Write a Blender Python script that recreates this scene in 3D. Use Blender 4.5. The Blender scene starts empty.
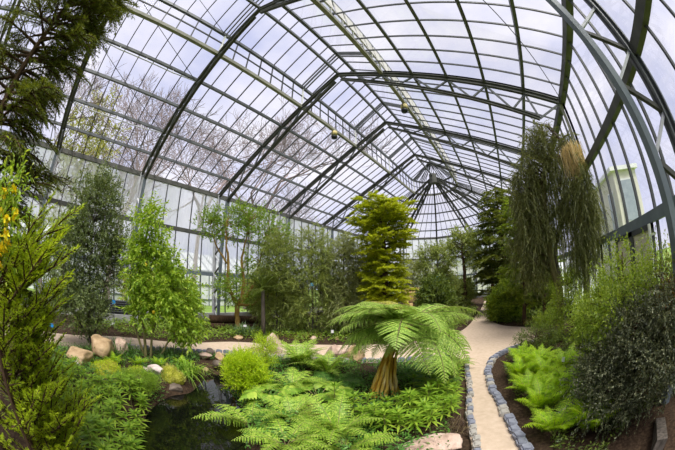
import bpy, math, random
import numpy as np
from mathutils import Vector, Matrix
PI = math.pi
sc = bpy.context.scene
COL = sc.collection
rng = np.random.default_rng(7)

# ------------------------------------------------------------------ materials
def new_mat(name):
    m = bpy.data.materials.new(name); m.use_nodes = True
    nt = m.node_tree; nt.nodes.clear()
    out = nt.nodes.new('ShaderNodeOutputMaterial')
    return m, nt, out

def N(nt, typ, **kw):
    n = nt.nodes.new(typ)
    for k, v in kw.items(): setattr(n, k, v)
    return n

def ramp(nt, fac, stops):
    r = N(nt, 'ShaderNodeValToRGB')
    els = r.color_ramp.elements
    while len(els) < len(stops): els.new(0.5)
    for e, (p, c) in zip(els, stops):
        e.position = p; e.color = (*c, 1)
    nt.links.new(fac, r.inputs[0])
    return r.outputs[0]

def noise(nt, scale, detail=4, rough=.55, coord='Object', stretch=None):
    tc = N(nt, 'ShaderNodeTexCoord')
    src = tc.outputs[coord]
    if stretch:
        mp = N(nt, 'ShaderNodeMapping'); mp.inputs['Scale'].default_value = stretch
        nt.links.new(src, mp.inputs[0]); src = mp.outputs[0]
    n = N(nt, 'ShaderNodeTexNoise'); n.inputs['Scale'].default_value = scale
    n.inputs['Detail'].default_value = detail; n.inputs['Roughness'].default_value = rough
    nt.links.new(src, n.inputs['Vector'])
    return n.outputs['Fac']

def surf(name, stops, scale=6, rough=.8, spec=.25, bump=0, detail=5, stretch=None, metal=0, coord='Object', bscale=None):
    m, nt, out = new_mat(name)
    b = N(nt, 'ShaderNodeBsdfPrincipled')
    f = noise(nt, scale, detail, coord=coord, stretch=stretch)
    nt.links.new(ramp(nt, f, stops), b.inputs['Base Color'])
    b.inputs['Roughness'].default_value = rough; b.inputs['Specular IOR Level'].default_value = spec
    b.inputs['Metallic'].default_value = metal
    if bump:
        bp = N(nt, 'ShaderNodeBump'); bp.inputs['Strength'].default_value = bump; bp.inputs['Distance'].default_value = .03
        f2 = noise(nt, bscale or scale * 3, 6, coord=coord, stretch=stretch)
        nt.links.new(f2, bp.inputs['Height']); nt.links.new(bp.outputs[0], b.inputs['Normal'])
    nt.links.new(b.outputs[0], out.inputs[0])
    return m

def leaf(name, c0, c1, c2=None, trans=.38, rough=.45, spec=.35):
    """Each leaf gets its own tint; thin leaves let light through."""
    m, nt, out = new_mat(name)
    g = N(nt, 'ShaderNodeNewGeometry')
    c2 = c2 or c1
    c0, c1, c2 = (tuple(min(.85, v * k) for v, k in zip(c, (1.30, 1.22, 1.05))) for c in (c0, c1, c2))
    col = ramp(nt, g.outputs['Random Per Island'], [(0, c0), (.55, c1), (1, c2)])
    b = N(nt, 'ShaderNodeBsdfPrincipled')
    b.inputs['Roughness'].default_value = rough; b.inputs['Specular IOR Level'].default_value = spec
    nt.links.new(col, b.inputs['Base Color'])
    t = N(nt, 'ShaderNodeBsdfTranslucent')
    mx = N(nt, 'ShaderNodeMixRGB'); mx.blend_type = 'MULTIPLY'; mx.inputs[0].default_value = 1
    mx.inputs[2].default_value = (1.25, 1.15, .6, 1)
    nt.links.new(col, mx.inputs[1]); nt.links.new(mx.outputs[0], t.inputs[0])
    s = N(nt, 'ShaderNodeMixShader'); s.inputs[0].default_value = trans
    nt.links.new(b.outputs[0], s.inputs[1]); nt.links.new(t.outputs[0], s.inputs[2])
    nt.links.new(s.outputs[0], out.inputs[0])
    return m

def glass(name, tint=(.97, .975, .99), refl=.12):
    m, nt, out = new_mat(name)
    t = N(nt, 'ShaderNodeBsdfTransparent'); t.inputs[0].default_value = (*tint, 1)
    g = N(nt, 'ShaderNodeBsdfGlossy'); g.inputs['Roughness'].default_value = .03
    fr = N(nt, 'ShaderNodeFresnel'); fr.inputs[0].default_value = 1.45
    mu = N(nt, 'ShaderNodeMath', operation='MULTIPLY'); mu.inputs[1].default_value = refl
    nt.links.new(fr.outputs[0], mu.inputs[0])
    s = N(nt, 'ShaderNodeMixShader')
    nt.links.new(mu.outputs[0], s.inputs[0]); nt.links.new(t.outputs[0], s.inputs[1]); nt.links.new(g.outputs[0], s.inputs[2])
    nt.links.new(s.outputs[0], out.inputs[0])
    return m

M = {}
M['steel'] = surf('grey_steel_paint', [(.3, (.075, .080, .086)), (.7, (.125, .132, .14))], 3, .45, .4)
M['steel_green'] = surf('algae_steel_paint', [(.3, (.052, .052, .045)), (.7, (.105, .104, .092))], 2.5, .6, .3)
M['steel_blue'] = surf('blue_grey_paint', [(.3, (.115, .14, .165)), (.7, (.165, .195, .22))], 2.5, .5, .35)
M['pale_steel'] = surf('pale_galvanised', [(.3, (.42, .43, .46)), (.7, (.58, .58, .61))], 3, .5, .4)
M['olive_pipe'] = surf('olive_pipe', [(.3, (.21, .205, .16)), (.7, (.33, .32, .27))], 2, .6, .3)
M['bar'] = surf('bar_paint', [(.3, (.05, .052, .056)), (.7, (.085, .088, .094))], 3, .5, .3)
M['white_paint'] = surf('white_paint', [(.3, (.70, .70, .68)), (.7, (.82, .82, .80))], 3, .5, .3)
M['panel'] = surf('cream_panel', [(.3, (.52, .48, .38)), (.7, (.66, .61, .50))], 2, .6, .3)
M['glass'] = glass('window_glass')
def hazy_glass():
    m, nt, out = new_mat('hazy_wall_glass')
    t = N(nt, 'ShaderNodeBsdfTransparent'); t.inputs[0].default_value = (.97, .98, .99, 1)
    d = N(nt, 'ShaderNodeBsdfTranslucent'); d.inputs[0].default_value = (.92, .93, .95, 1)
    mp = N(nt, 'ShaderNodeMapRange'); mp.inputs[1].default_value = .3; mp.inputs[2].default_value = .75; mp.inputs[3].default_value = .35; mp.inputs[4].default_value = .7
    nt.links.new(noise(nt, .9, 5, stretch=(1, 1, .35)), mp.inputs[0])
    s = N(nt, 'ShaderNodeMixShader'); nt.links.new(mp.outputs[0], s.inputs[0]); nt.links.new(t.outputs[0], s.inputs[1]); nt.links.new(d.outputs[0], s.inputs[2])
    nt.links.new(s.outputs[0], out.inputs[0]); return m
M['glass_hazy'] = hazy_glass()
M['vent'] = surf('grey_beige_vent', [(.3, (.42, .40, .37)), (.7, (.56, .54, .50))], 3, .5, .3)
M['soil'] = surf('bark_mulch', [(.25, (.022, .014, .009)), (.5, (.06, .038, .024)), (.8, (.13, .085, .05))], 22, .95, .1, .9, 8)
M['path'] = surf('sandy_path', [(.2, (.45, .345, .245)), (.5, (.54, .42, .31)), (.8, (.61, .49, .37))], 9, .95, .1, .35, 10, bscale=90)
M['lawn'] = surf('lawn', [(.3, (.12, .20, .04)), (.7, (.24, .33, .08))], 1.5, .9, .1, .5)
M['sett_blue'] = surf('blue_granite', [(.3, (.13, .14, .18)), (.7, (.30, .31, .36))], 14, .8, .3, .5)
M['sett_grey'] = surf('grey_granite', [(.3, (.28, .26, .23)), (.7, (.46, .43, .38))], 14, .8, .3, .5)
M['rock_tan'] = surf('tan_sandstone', [(.25, (.20, .13, .07)), (.5, (.42, .29, .16)), (.8, (.58, .43, .27))], 4, .9, .2, .8)
M['rock_pink'] = surf('pink_sandstone', [(.25, (.25, .16, .12)), (.5, (.50, .36, .28)), (.8, (.66, .52, .43))], 5, .9, .2, .8)
M['rock_white'] = surf('pale_rock', [(.25, (.35, .26, .21)), (.5, (.60, .50, .45)), (.8, (.72, .63, .58))], 7, .85, .2, .6)
M['rock_dark'] = surf('dark_wet_rock', [(.25, (.045, .035, .03)), (.5, (.13, .10, .075)), (.8, (.25, .19, .14))], 6, .6, .4, .8)
M['bark_brown'] = surf('brown_bark', [(.3, (.045, .028, .017)), (.7, (.13, .08, .048))], 5, .95, .1, .9, stretch=(4, 4, .7))
M['bark_grey'] = surf('grey_bark', [(.3, (.07, .06, .05)), (.7, (.21, .18, .15))], 5, .95, .1, .9, stretch=(4, 4, .7))
M['bark_orange'] = surf('orange_peeling_bark', [(.25, (.12, .07, .025)), (.5, (.32, .20, .05)), (.8, (.42, .30, .12))], 4, .8, .2, .6, stretch=(4, 4, .8))
M['bark_olive'] = surf('olive_stem', [(.3, (.12, .11, .04)), (.7, (.27, .24, .10))], 4, .8, .2, .4, stretch=(4, 4, .8))
M['fern_trunk'] = surf('fibrous_fern_trunk', [(.28, (.10, .05, .018)), (.42, (.50, .27, .03)), (.55, (.66, .45, .09)), (.72, (.80, .70, .42))], 3.2, .95, .1, 1, stretch=(3, 3, .6))
M['dead_frond'] = leaf('dead_tan_strands', (.36, .28, .13), (.50, .41, .22), (.60, .52, .32), .25)
M['moss'] = surf('yellow_moss', [(.25, (.10, .11, .012)), (.5, (.27, .28, .03)), (.8, (.42, .40, .08))], 9, .95, .05, 1)
M['twig_bare'] = surf('bare_twig', [(.3, (.20, .155, .15)), (.7, (.33, .27, .26))], 4, .95, .1)
M['black'] = surf('black_metal', [(.3, (.012, .013, .016)), (.7, (.03, .03, .035))], 5, .5, .3)
M['plinth'] = surf('grey_concrete', [(.3, (.32, .32, .31)), (.7, (.44, .43, .42))], 5, .9, .2)
M['blue_sign'] = surf('blue_enamel', [(.3, (.02, .22, .55)), (.7, (.03, .28, .62))], 3, .4, .4)
M['white_sign'] = surf('white_label', [(.3, (.78, .78, .78)), (.7, (.85, .85, .85))], 3, .5, .3)
M['lamp_yellow'] = surf('cream_lamp_housing', [(.3, (.50, .40, .14)), (.7, (.66, .56, .26))], 6, .5, .3)
M['wood'] = surf('weathered_wood', [(.3, (.30, .20, .08)), (.7, (.52, .38, .18))], 4, .9, .1, .5, stretch=(5, 1, 1))
M['yellow_flower'] = leaf('yellow_flower', (.80, .45, .01), (.90, .60, .02), (.92, .70, .05), .3)
M['yellow_fruit'] = surf('yellow_fruit', [(.3, (.75, .48, .02)), (.7, (.85, .6, .04))], 6, .4, .4)
M['stucco'] = surf('pale_stucco', [(.3, (.60, .57, .50)), (.7, (.72, .69, .62))], 1, .9, .1)
M['white_glazing'] = surf('whitewashed_glass', [(.3, (.62, .64, .66)), (.7, (.80, .82, .84))], .7, .3, .5)
M['slate'] = surf('grey_blue_window', [(.3, (.28, .32, .38)), (.7, (.38, .42, .48))], 2, .3, .5)

def water_mat():
    m, nt, out = new_mat('dark_pond_water')
    b = N(nt, 'ShaderNodeBsdfPrincipled')
    b.inputs['Base Color'].default_value = (.004, .0045, .003, 1); b.inputs['Roughness'].default_value = .02
    b.inputs['Specular IOR Level'].default_value = .6
    bp = N(nt, 'ShaderNodeBump'); bp.inputs['Strength'].default_value = .08; bp.inputs['Distance'].default_value = .02
    nt.links.new(noise(nt, 3.5, 2), bp.inputs['Height']); nt.links.new(bp.outputs[0], b.inputs['Normal'])
    nt.links.new(b.outputs[0], out.inputs[0])
    return m
M['water'] = water_mat()

# leaves
L = {}
L['conifer_dark'] = leaf('dark_conifer_needles', (.045, .07, .010), (.085, .12, .016), (.17, .20, .025), .35)
L['conifer_yellow'] = leaf('yellow_green_sprays', (.17, .27, .010), (.31, .44, .016), (.46, .56, .04), .4)
L['grey_green'] = leaf('grey_green_leaves', (.075, .115, .045), (.13, .185, .075), (.23, .29, .14), .3)
L['citrus'] = leaf('bright_citrus_leaves', (.12, .23, .02), (.24, .39, .035), (.40, .52, .09), .45)
L['multi'] = leaf('mid_green_leaves', (.10, .19, .022), (.17, .29, .035), (.26, .38, .07), .4)
L['feather'] = leaf('feathery_olive_leaves', (.12, .17, .045), (.20, .27, .075), (.32, .38, .13), .4)
L['feather_grey'] = leaf('feathery_grey_leaves', (.14, .18, .07), (.23, .28, .12), (.34, .39, .2), .4)
L['gold'] = leaf('golden_foliage', (.19, .26, .012), (.34, .42, .02), (.48, .54, .045), .45)
L['far_con'] = leaf('far_conifer_leaves', (.05, .085, .015), (.115, .155, .025), (.22, .25, .05), .35)
L['dark'] = leaf('deep_green_leaves', (.035, .07, .012), (.08, .125, .02), (.16, .22, .04), .3)
L['bright_con'] = leaf('fresh_conifer_leaves', (.08, .15, .012), (.16, .25, .02), (.29, .38, .04), .38)
L['weep'] = leaf('weeping_dark_strands', (.06, .075, .026), (.12, .145, .05), (.21, .235, .10), .35)
L['grey_dark'] = leaf('silvery_dark_leaves', (.030, .042, .022), (.06, .078, .04), (.20, .22, .14), .25)
L['shrub_light'] = leaf('light_shrub_leaves', (.12, .20, .02), (.22, .33, .035), (.34, .44, .08), .4)
L['fern'] = leaf('fern_green', (.11, .23, .022), (.20, .35, .04), (.36, .48, .08), .3)
L['fern_dark'] = leaf('fern_deep_green', (.05, .15, .025), (.09, .22, .04), (.14, .29, .06), .35)
L['tree_fern'] = leaf('tree_fern_green', (.12, .24, .03), (.21, .35, .055), (.36, .48, .13), .28)
L['fern_old'] = leaf('ageing_fern_frond', (.30, .33, .06), (.42, .43, .12), (.50, .47, .18), .35)
L['bed'] = leaf('vivid_fern_green', (.14, .30, .006), (.25, .45, .010), (.42, .58, .03), .42)
L['whorl'] = leaf('whorled_leaves', (.10, .21, .02), (.19, .33, .03), (.31, .44, .055), .4)
L['grass_dark'] = leaf('strappy_dark_leaves', (.03, .09, .015), (.06, .15, .025), (.12, .22, .05), .3)
L['grass_bright'] = leaf('arching_grass_leaves', (.10, .22, .02), (.18, .33, .03), (.28, .40, .06), .35)
L['grass_blue'] = leaf('blue_green_blades', (.09, .17, .09), (.15, .25, .13), (.24, .34, .2), .3)
L['grass_tan'] = leaf('straw_grass', (.20, .15, .05), (.34, .26, .10), (.44, .36, .17), .3)
L['grass_purple'] = leaf('purple_brown_grass', (.05, .035, .03), (.10, .07, .05), (.16, .13, .07), .3)
L['lime'] = leaf('lime_fine_leaves', (.20, .34, .006), (.34, .50, .012), (.48, .60, .03), .4)
L['outdoor'] = leaf('outdoor_foliage', (.16, .20, .05), (.28, .32, .09), (.4, .40, .15), .3)
L['red_tip'] = leaf('reddish_leaves', (.16, .07, .02), (.26, .13, .04), (.22, .22, .05), .3)

# ------------------------------------------------------------------ mesh helpers
class MB:
    def __init__(s): s.v = []; s.q = []; s.t = []; s.n = 0; s.mq = []; s.mt = []
    def add(s, v, q=None, t=None, m=0):
        v = np.asarray(v, float).reshape(-1, 3)
        if q is not None and len(q): q = np.asarray(q, int).reshape(-1, 4); s.q.append(q + s.n); s.mq.append(np.full(len(q), m))
        if t is not None and len(t): t = np.asarray(t, int).reshape(-1, 3); s.t.append(t + s.n); s.mt.append(np.full(len(t), m))
        s.v.append(v); s.n += len(v)
    def mesh(s, name, mats, smooth=False):
        me = bpy.data.meshes.new(name)
        if s.n == 0: return me
        v = np.concatenate(s.v)
        q = np.concatenate(s.q) if s.q else np.zeros((0, 4), int)
        t = np.concatenate(s.t) if s.t else np.zeros((0, 3), int)
        me.vertices.add(len(v)); me.vertices.foreach_set('co', v.ravel())
        li = np.concatenate([q.ravel(), t.ravel()])
        me.loops.add(len(li)); me.loops.foreach_set('vertex_index', li)
        st = np.concatenate([np.arange(len(q)) * 4, len(q) * 4 + np.arange(len(t)) * 3])
        me.polygons.add(len(st)); me.polygons.foreach_set('loop_start', st)
        mi = np.concatenate((s.mq + s.mt)) if (s.mq or s.mt) else np.zeros(0, int)
        me.polygons.foreach_set('material_index', mi)
        me.polygons.foreach_set('use_smooth', np.full(len(st), smooth))
        for m in (mats if isinstance(mats, (list, tuple)) else [mats]): me.materials.append(m)
        me.update(calc_edges=True); me.validate()
        return me
    def build(s, name, mats, parent=None, smooth=False):
        return link(name, s.mesh(name, mats, smooth), parent)

def link(name, data, parent=None):
    o = bpy.data.objects.new(name, data); COL.objects.link(o)
    if parent is not None: o.parent = parent
    return o

def tag(o, label, cat, group=None, kind=None):
    o['label'] = label; o['category'] = cat
    if group: o['group'] = group
    if kind: o['kind'] = kind
    return o

def thing(name, label, cat, loc=(0, 0, 0), group=None, kind=None, rz=0):
    o = bpy.data.objects.new(name, None); COL.objects.link(o)
    o.empty_display_size = .1; o.location = loc; o.rotation_euler.z = rz
    return tag(o, label, cat, group, kind)

def dup(root, loc, rz, label=None, group=None, scale=None):
    r = root.copy(); COL.objects.link(r); r.location = loc; r.rotation_euler = (0, 0, rz)
    if label: r['label'] = label
    if group: r['group'] = group
    if scale: r.scale = (scale,) * 3
    for ch in list(root.children):
        c = ch.copy(); COL.objects.link(c); c.parent = r
        for g in ch.children:
            d = g.copy(); COL.objects.link(d); d.parent = c
    return r

CUBE_Q = [[0, 1, 3, 2], [4, 6, 7, 5], [0, 4, 5, 1], [2, 3, 7, 6], [0, 2, 6, 4], [1, 5, 7, 3]]
def box(mb, lo, hi, m=0):
    lo = np.array(lo, float); hi = np.array(hi, float)
    v = [[(lo, hi)[i][0], (lo, hi)[j][1], (lo, hi)[k][2]] for i in (0, 1) for j in (0, 1) for k in (0, 1)]
    mb.add(v, CUBE_Q, m=m)

def frame_of(d, up=(0, 0, 1)):
    d = np.array(d, float); d /= np.linalg.norm(d)
    up = np.array(up, float)
    if abs(d @ up) > .98 * np.linalg.norm(up): up = np.array([1., 0, 0])
    s = np.cross(d, up); s /= np.linalg.norm(s)
    return d, s, np.cross(s, d)

def beam(mb, a, b, w, h, up=(0, 0, 1), off=(0, 0), m=0):
    a = np.array(a, float); b = np.array(b, float)
    d, s, u = frame_of(b - a, up)
    v = [p + s * (off[0] + i * w / 2) + u * (off[1] + j * h / 2) for p in (a, b) for i in (-1, 1) for j in (-1, 1)]
    mb.add(v, CUBE_Q, m=m)

def ibeam(mb, a, b, w, h, t=.025, up=(0, 0, 1), m=0):
    beam(mb, a, b, t, h, up, m=m)
    beam(mb, a, b, w, t, up, (0, h / 2 - t / 2), m); beam(mb, a, b, w, t, up, (0, -h / 2 + t / 2), m)

def tube(mb, pts, rad, n=6, m=0, cap=True):
    pts = np.asarray(pts, float); k = len(pts)
    rad = np.broadcast_to(np.asarray(rad, float), (k,))
    tan = np.gradient(pts, axis=0); tan /= np.linalg.norm(tan, axis=1)[:, None] + 1e-12
    s0 = np.cross(tan[0], (0, 0, 1.)) if abs(tan[0][2]) < .95 else np.cross(tan[0], (1., 0, 0))
    S = []
    s = s0
    for i in range(k):
        s = s - tan[i] * (s @ tan[i]); s = s / (np.linalg.norm(s) + 1e-12); S.append(s)
    S = np.array(S); U = np.cross(tan, S)
    a = np.arange(n) * 2 * PI / n
    v = pts[:, None] + rad[:, None, None] * (S[:, None] * np.cos(a)[None, :, None] + U[:, None] * np.sin(a)[None, :, None])
    i = np.arange(k - 1)[:, None] * n; j = np.arange(n)[None]
    q = np.stack([i + j, i + (j + 1) % n, i + n + (j + 1) % n, i + n + j], -1).reshape(-1, 4)
    t = []
    v = v.reshape(-1, 3)
    if cap:
        v = np.concatenate([v, pts[-1:], pts[:1]])
        e = (k - 1) * n
        t = [[e + x, e + (x + 1) % n, k * n] for x in range(n)] + [[(x + 1) % n, x, k * n + 1] for x in range(n)]
    mb.add(v, q, t, m)

def bez(a, c, b, k=6):
    t = np.linspace(0, 1, k)[:, None]
    a, c, b = (np.asarray(x, float) for x in (a, c, b))
    return (1 - t) ** 2 * a + 2 * t * (1 - t) * c + t * t * b

def unit(x): return x / (np.linalg.norm(x, axis=-1, keepdims=True) + 1e-12)

DIAMOND = [(0, .08), (.45, 1), (1, .04)]
LANCE = [(0, .1), (.3, .9), (.6, .8), (1, .03)]
NEEDLE = [(0, .8), (1, .3)]
def blades(mb, pos, dr, nrm, Ln, Wd, prof=DIAMOND, bend=0., fold=0., m=0):
    """N leaves at once: a strip of quads along each leaf's axis, drooping by bend, optionally folded along the midrib."""
    pos = np.asarray(pos, float); n = len(pos)
    if n == 0: return
    d = unit(np.asarray(dr, float)); nr = np.broadcast_to(np.asarray(nrm, float), d.shape)
    s = unit(np.cross(d, nr) + 1e-9); u = np.cross(s, d)
    Ln = np.broadcast_to(np.asarray(Ln, float), (n,))[:, None]; Wd = np.broadcast_to(np.asarray(Wd, float), (n,))[:, None]
    cols = []
    for t, w in prof:
        c = pos + d * Ln * t - u * 0
        c = c - np.array([0, 0, 1.]) * (bend * Ln * t * t)
        hw = s * Wd * w * .5
        if fold:
            cols += [c - hw + u * Wd * w * fold, c, c + hw + u * Wd * w * fold]
        else:
            cols += [c - hw, c + hw]
    k = 3 if fold else 2
    v = np.stack(cols, 1).reshape(-1, 3)
    st = len(prof) * k
    base = (np.arange(n) * st)[:, None]
    qs = []
    for i in range(len(prof) - 1):
        for j in range(k - 1):
            qs.append([i * k + j, i * k + j + 1, (i + 1) * k + j + 1, (i + 1) * k + j])
    q = (base[:, :, None] + np.array(qs)[None]).reshape(-1, 4)
    mb.add(v, q, m=m)

def rand_dirs(n, r=rng):
    v = r.normal(size=(n, 3)); return unit(v)

# ------------------------------------------------------------------ plan of the place
EYE = np.array([5.257, 0, 2.1])
W, HE, HA, HR, G, HG, HU = 8.502, 7.143, 11.403, 12.755, 2.096, 10.35, 11.50
SL = (HA - HE) / W
FY = [-11.96, -6.96, -1.96, 3.04, 8.04, 13.04, 18.04, 23.04]
YC = 23.04
HIP = [15, 45, 75, 105, 135, 165]
def zr(x): return HA - SL * abs(x)
PX = [W - (W - G) / 5 * k for k in range(6)]          # eave, four purlins, lantern foot

right_edge = [(6.1, 1.2), (5.95, 2.0), (5.79, 2.95), (5.62, 3.46), (5.41, 4.21), (5.18, 5.12), (5.02, 6.2), (5.12, 7.22), (5.54, 7.92), (6.25, 8.5), (6.8, 8.85), (7.0, 9.25)]
far_edge = [(7.0, 10.0), (6.75, 10.65), (6.2, 11.2), (5.09, 12.36), (4.45, 14.9), (4.4, 19.7), (4.6, 26)]
left_far = [(3.4, 26), (3.6, 20.1), (3.6, 16.4), (3.6, 12.94), (3.3, 10.9), (2.3, 9.6), (.27, 8.3), (-.78, 7.75), (-2.18, 6.66), (-3.23, 5.64), (-3.6, 3.97), (-4.6, 1.75), (-4.3, -.6), (-4.3, -5)]
back_front = [(-3.0, -5), (-2.95, -.57), (-3.3, 1.52), (-2.43, 3.41), (-1.71, 4.6), (-.91, 5.19), (-.29, 5.71), (.86, 6.2), (2.6, 6.9), (3.9, 7.5)]
left_edge = [(4.3, 7.1), (4.38, 6.3), (4.64, 5.05), (4.77, 4.16), (4.92, 3.5), (5.06, 3.0), (5.2, 2.0), (5.35, 1.2)]
PATH = np.array(right_edge + far_edge + left_far + back_front + left_edge)
POND = np.array([(-.75, 3.35), (-.2, 2.7), (.2, 2.25), (.25, 1.75), (.7, 1.2), (1.2, .85), (1.9, .45), (2.9, .2), (3.3, .9), (2.75, 1.6), (2.1, 2.2), (1.25, 2.75), (.4, 3.1), (-.3, 3.6)])

def inside(poly, x, y):
    r = np.zeros(x.shape, bool); n = len(poly)
    for i in range(n):
        x0, y0 = poly[i]; x1, y1 = poly[i - 1]
        c = ((y0 > y) != (y1 > y)) & (x < (x1 - x0) * (y - y0) / (y1 - y0 + 1e-12) + x0)
        r ^= c
    return r
def edge_dist(poly, x, y):
    d = np.full(x.shape, 1e9)
    for i in range(len(poly)):
        a = poly[i - 1]; b = poly[i]; ab = b - a
        t = np.clip(((x - a[0]) * ab[0] + (y - a[1]) * ab[1]) / (ab @ ab + 1e-12), 0, 1)
        d = np.minimum(d, np.hypot(x - a[0] - t * ab[0], y - a[1] - t * ab[1]))
    return d
def smooth(a, b, t):
    t = np.clip((t - a) / (b - a), 0, 1); return t * t * (3 - 2 * t)
def ground(x, y):
    x = np.asarray(x, float); y = np.asarray(y, float)
    dp = np.where(inside(PATH, x, y), -1, 1) * edge_dist(PATH, x, y)
    dw = np.where(inside(POND, x, y), -1, 1) * edge_dist(POND, x, y)
    h = smooth(.12, 1.2, dp) * (.05 + .035 * np.sin(2.1 * x + 1) * np.sin(1.7 * y) + .02 * np.sin(7 * x) * np.sin(6.3 * y + x))
    h = np.where(dp < .1, -.03, h)
    pool = smooth(.35, -.35, dw)
    return h * (1 - pool) - .55 * pool
def gz(x, y): return float(ground(np.array([x]), np.array([y]))[0])

# ------------------------------------------------------------------ ground
mb = MB()
xs = np.linspace(-8.6, 8.6, 150); ys = np.linspace(-12, 31.6, 360)
X, Y = np.meshgrid(xs, ys)
Z = ground(X, Y)
nx, ny = len(xs), len(ys)
i = (np.arange(ny - 1)[:, None] * nx + np.arange(nx - 1)[None]).ravel()
mb.add(np.stack([X, Y, Z], -1), np.stack([i, i + 1, i + nx + 1, i + nx], 1))
tag(mb.build('floor', M['soil'], smooth=True), 'dark brown mulched soil of the planting beds', 'floor', kind='structure')

import bmesh
def poly_mesh(name, poly, z, thick, mat):
    bm = bmesh.new()
    f = bm.faces.new([bm.verts.new((x, y, z)) for x, y in poly])
    if f.normal.z < 0: f.normal_flip()
    r = bmesh.ops.extrude_face_region(bm, geom=[f])
    bmesh.ops.translate(bm, verts=[g for g in r['geom'] if isinstance(g, bmesh.types.BMVert)], vec=(0, 0, -thick))
    bmesh.ops.triangulate(bm, faces=bm.faces[:])
    bmesh.ops.recalc_face_normals(bm, faces=bm.faces[:])
    me = bpy.data.meshes.new(name); bm.to_mesh(me); bm.free(); me.materials.append(mat)
    return link(name, me)
def densify(p, k=4):
    """Catmull-Rom through the points of an open line."""
    p = np.array(p, float); q = np.concatenate([[2 * p[0] - p[1]], p, [2 * p[-1] - p[-2]]]); out = []
    for a in range(1, len(q) - 2):
        for t in np.arange(k) / k:
            out.append(.5 * (2 * q[a] + (q[a + 1] - q[a - 1]) * t + (2 * q[a - 1] - 5 * q[a] + 4 * q[a + 1] - q[a + 2]) * t * t + (3 * q[a] - q[a - 1] - 3 * q[a + 1] + q[a + 2]) * t ** 3))
    out.append(p[-1]); return np.array(out)
pp = np.concatenate([densify(e) for e in (right_edge, far_edge, left_far, back_front, left_edge)])
tag(poly_mesh('garden_path', pp, .012, .06, M['path']), 'pale sandy path winding between the beds', 'path', kind='structure')
tag(poly_mesh('pond_water', densify(list(POND) + [POND[0]])[:-1], -.17, .05, M['water']), 'dark still pond water between moss and ferns', 'water', kind='structure')
mb = MB(); R1 = 8.62; Z0 = -.12
mb.add([[-140, -12.1, Z0], [-R1, -12.1, Z0], [-R1, 23.04, Z0], [-140, 23.04, Z0]], [[0, 1, 2, 3]])
mb.add([[R1, -12.1, Z0], [140, -12.1, Z0], [140, 23.04, Z0], [R1, 23.04, Z0]], [[0, 1, 2, 3]])
mb.add([[-140, -140, Z0], [140, -140, Z0], [140, -12.1, Z0], [-140, -12.1, Z0]], [[0, 1, 2, 3]])
aa = np.radians(np.linspace(0, 180, 37)); far = 140 / np.maximum(np.abs(np.cos(aa)), np.abs(np.sin(aa)))
rin = np.stack([R1 * np.cos(aa), 23.04 + R1 * np.sin(aa), 0 * aa + Z0], 1); rou = np.stack([far * np.cos(aa), 23.04 + far * np.sin(aa), 0 * aa + Z0], 1)
i_ = np.arange(36); mb.add(np.concatenate([rin, rou]), np.stack([i_, i_ + 37, i_ + 38, i_ + 1], 1))
tag(mb.build('lawn', M['lawn']), 'green lawn outside the glasshouse', 'lawn', kind='structure')

# setts along the path
def sett_mesh(seed, mat, lx, ly, lz):
    bm = bmesh.new(); bmesh.ops.create_cube(bm, size=1)
    bmesh.ops.scale(bm, vec=(lx, ly, lz), verts=bm.verts)
    bmesh.ops.bevel(bm, geom=bm.edges[:], offset=.018, segments=2, affect='EDGES')
    r = random.Random(seed)
    for v in bm.verts: v.co += Vector((r.uniform(-.007, .007), r.uniform(-.007, .007), r.uniform(-.006, .006)))
    me = bpy.data.meshes.new('edging_sett'); bm.to_mesh(me); bm.free(); me.materials.append(mat); return me
def lay_setts(line, step, meshes, label, group, inset, jit=.02, s0=0, s1=None):
    p = densify(line, 12); seg = np.linalg.norm(np.diff(p, axis=0), axis=1); cum = np.concatenate([[0], np.cumsum(seg)])
    s1 = s1 or cum[-1]; r = random.Random(len(line)); k = 0; s = s0
    while s < s1:
        x = np.interp(s, cum, p[:, 0]); y = np.interp(s, cum, p[:, 1])
        x2 = np.interp(s + .05, cum, p[:, 0]); y2 = np.interp(s + .05, cum, p[:, 1])
        a = math.atan2(y2 - y, x2 - x)
        nx_, ny_ = -math.sin(a), math.cos(a)
        o = link('edging_sett', r.choice(meshes)); o.location = (x + nx_ * (inset + r.uniform(-jit, jit)), y + ny_ * (inset + r.uniform(-jit, jit)), .02 + r.uniform(-.008, .01))
        o.rotation_euler = (r.uniform(-.05, .05), r.uniform(-.05, .05), a + r.uniform(-.1, .1))
        tag(o, label, 'sett', group); s += step; k += 1
sb = [sett_mesh(1, M['sett_blue'], .17, .15, .12), sett_mesh(2, M['sett_blue'], .165, .14, .12), sett_mesh(3, M['sett_grey'], .17, .15, .12)]
lay_setts(right_edge[1:], .185, sb, 'blue-grey granite sett edging the sandy path beside the vivid ferns', 'setts beside the vivid fern bed', .06)
sg = [sett_mesh(4, M['sett_grey'], .15, .11, .11), sett_mesh(5, M['sett_grey'], .14, .10, .11), sett_mesh(6, M['sett_blue'], .15, .10, .11)]
lay_setts(left_edge, .16, sg, 'small grey sett edging the sandy path on the tree fern side', 'setts on the tree fern side', .06)
lay_setts(back_front[2:], .21, [sett_mesh(7, M['sett_blue'], .18, .14, .16), sett_mesh(8, M['sett_grey'], .18, .14, .15)], 'rough sett edging the back path above the pond', 'setts above the pond', .06)

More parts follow.
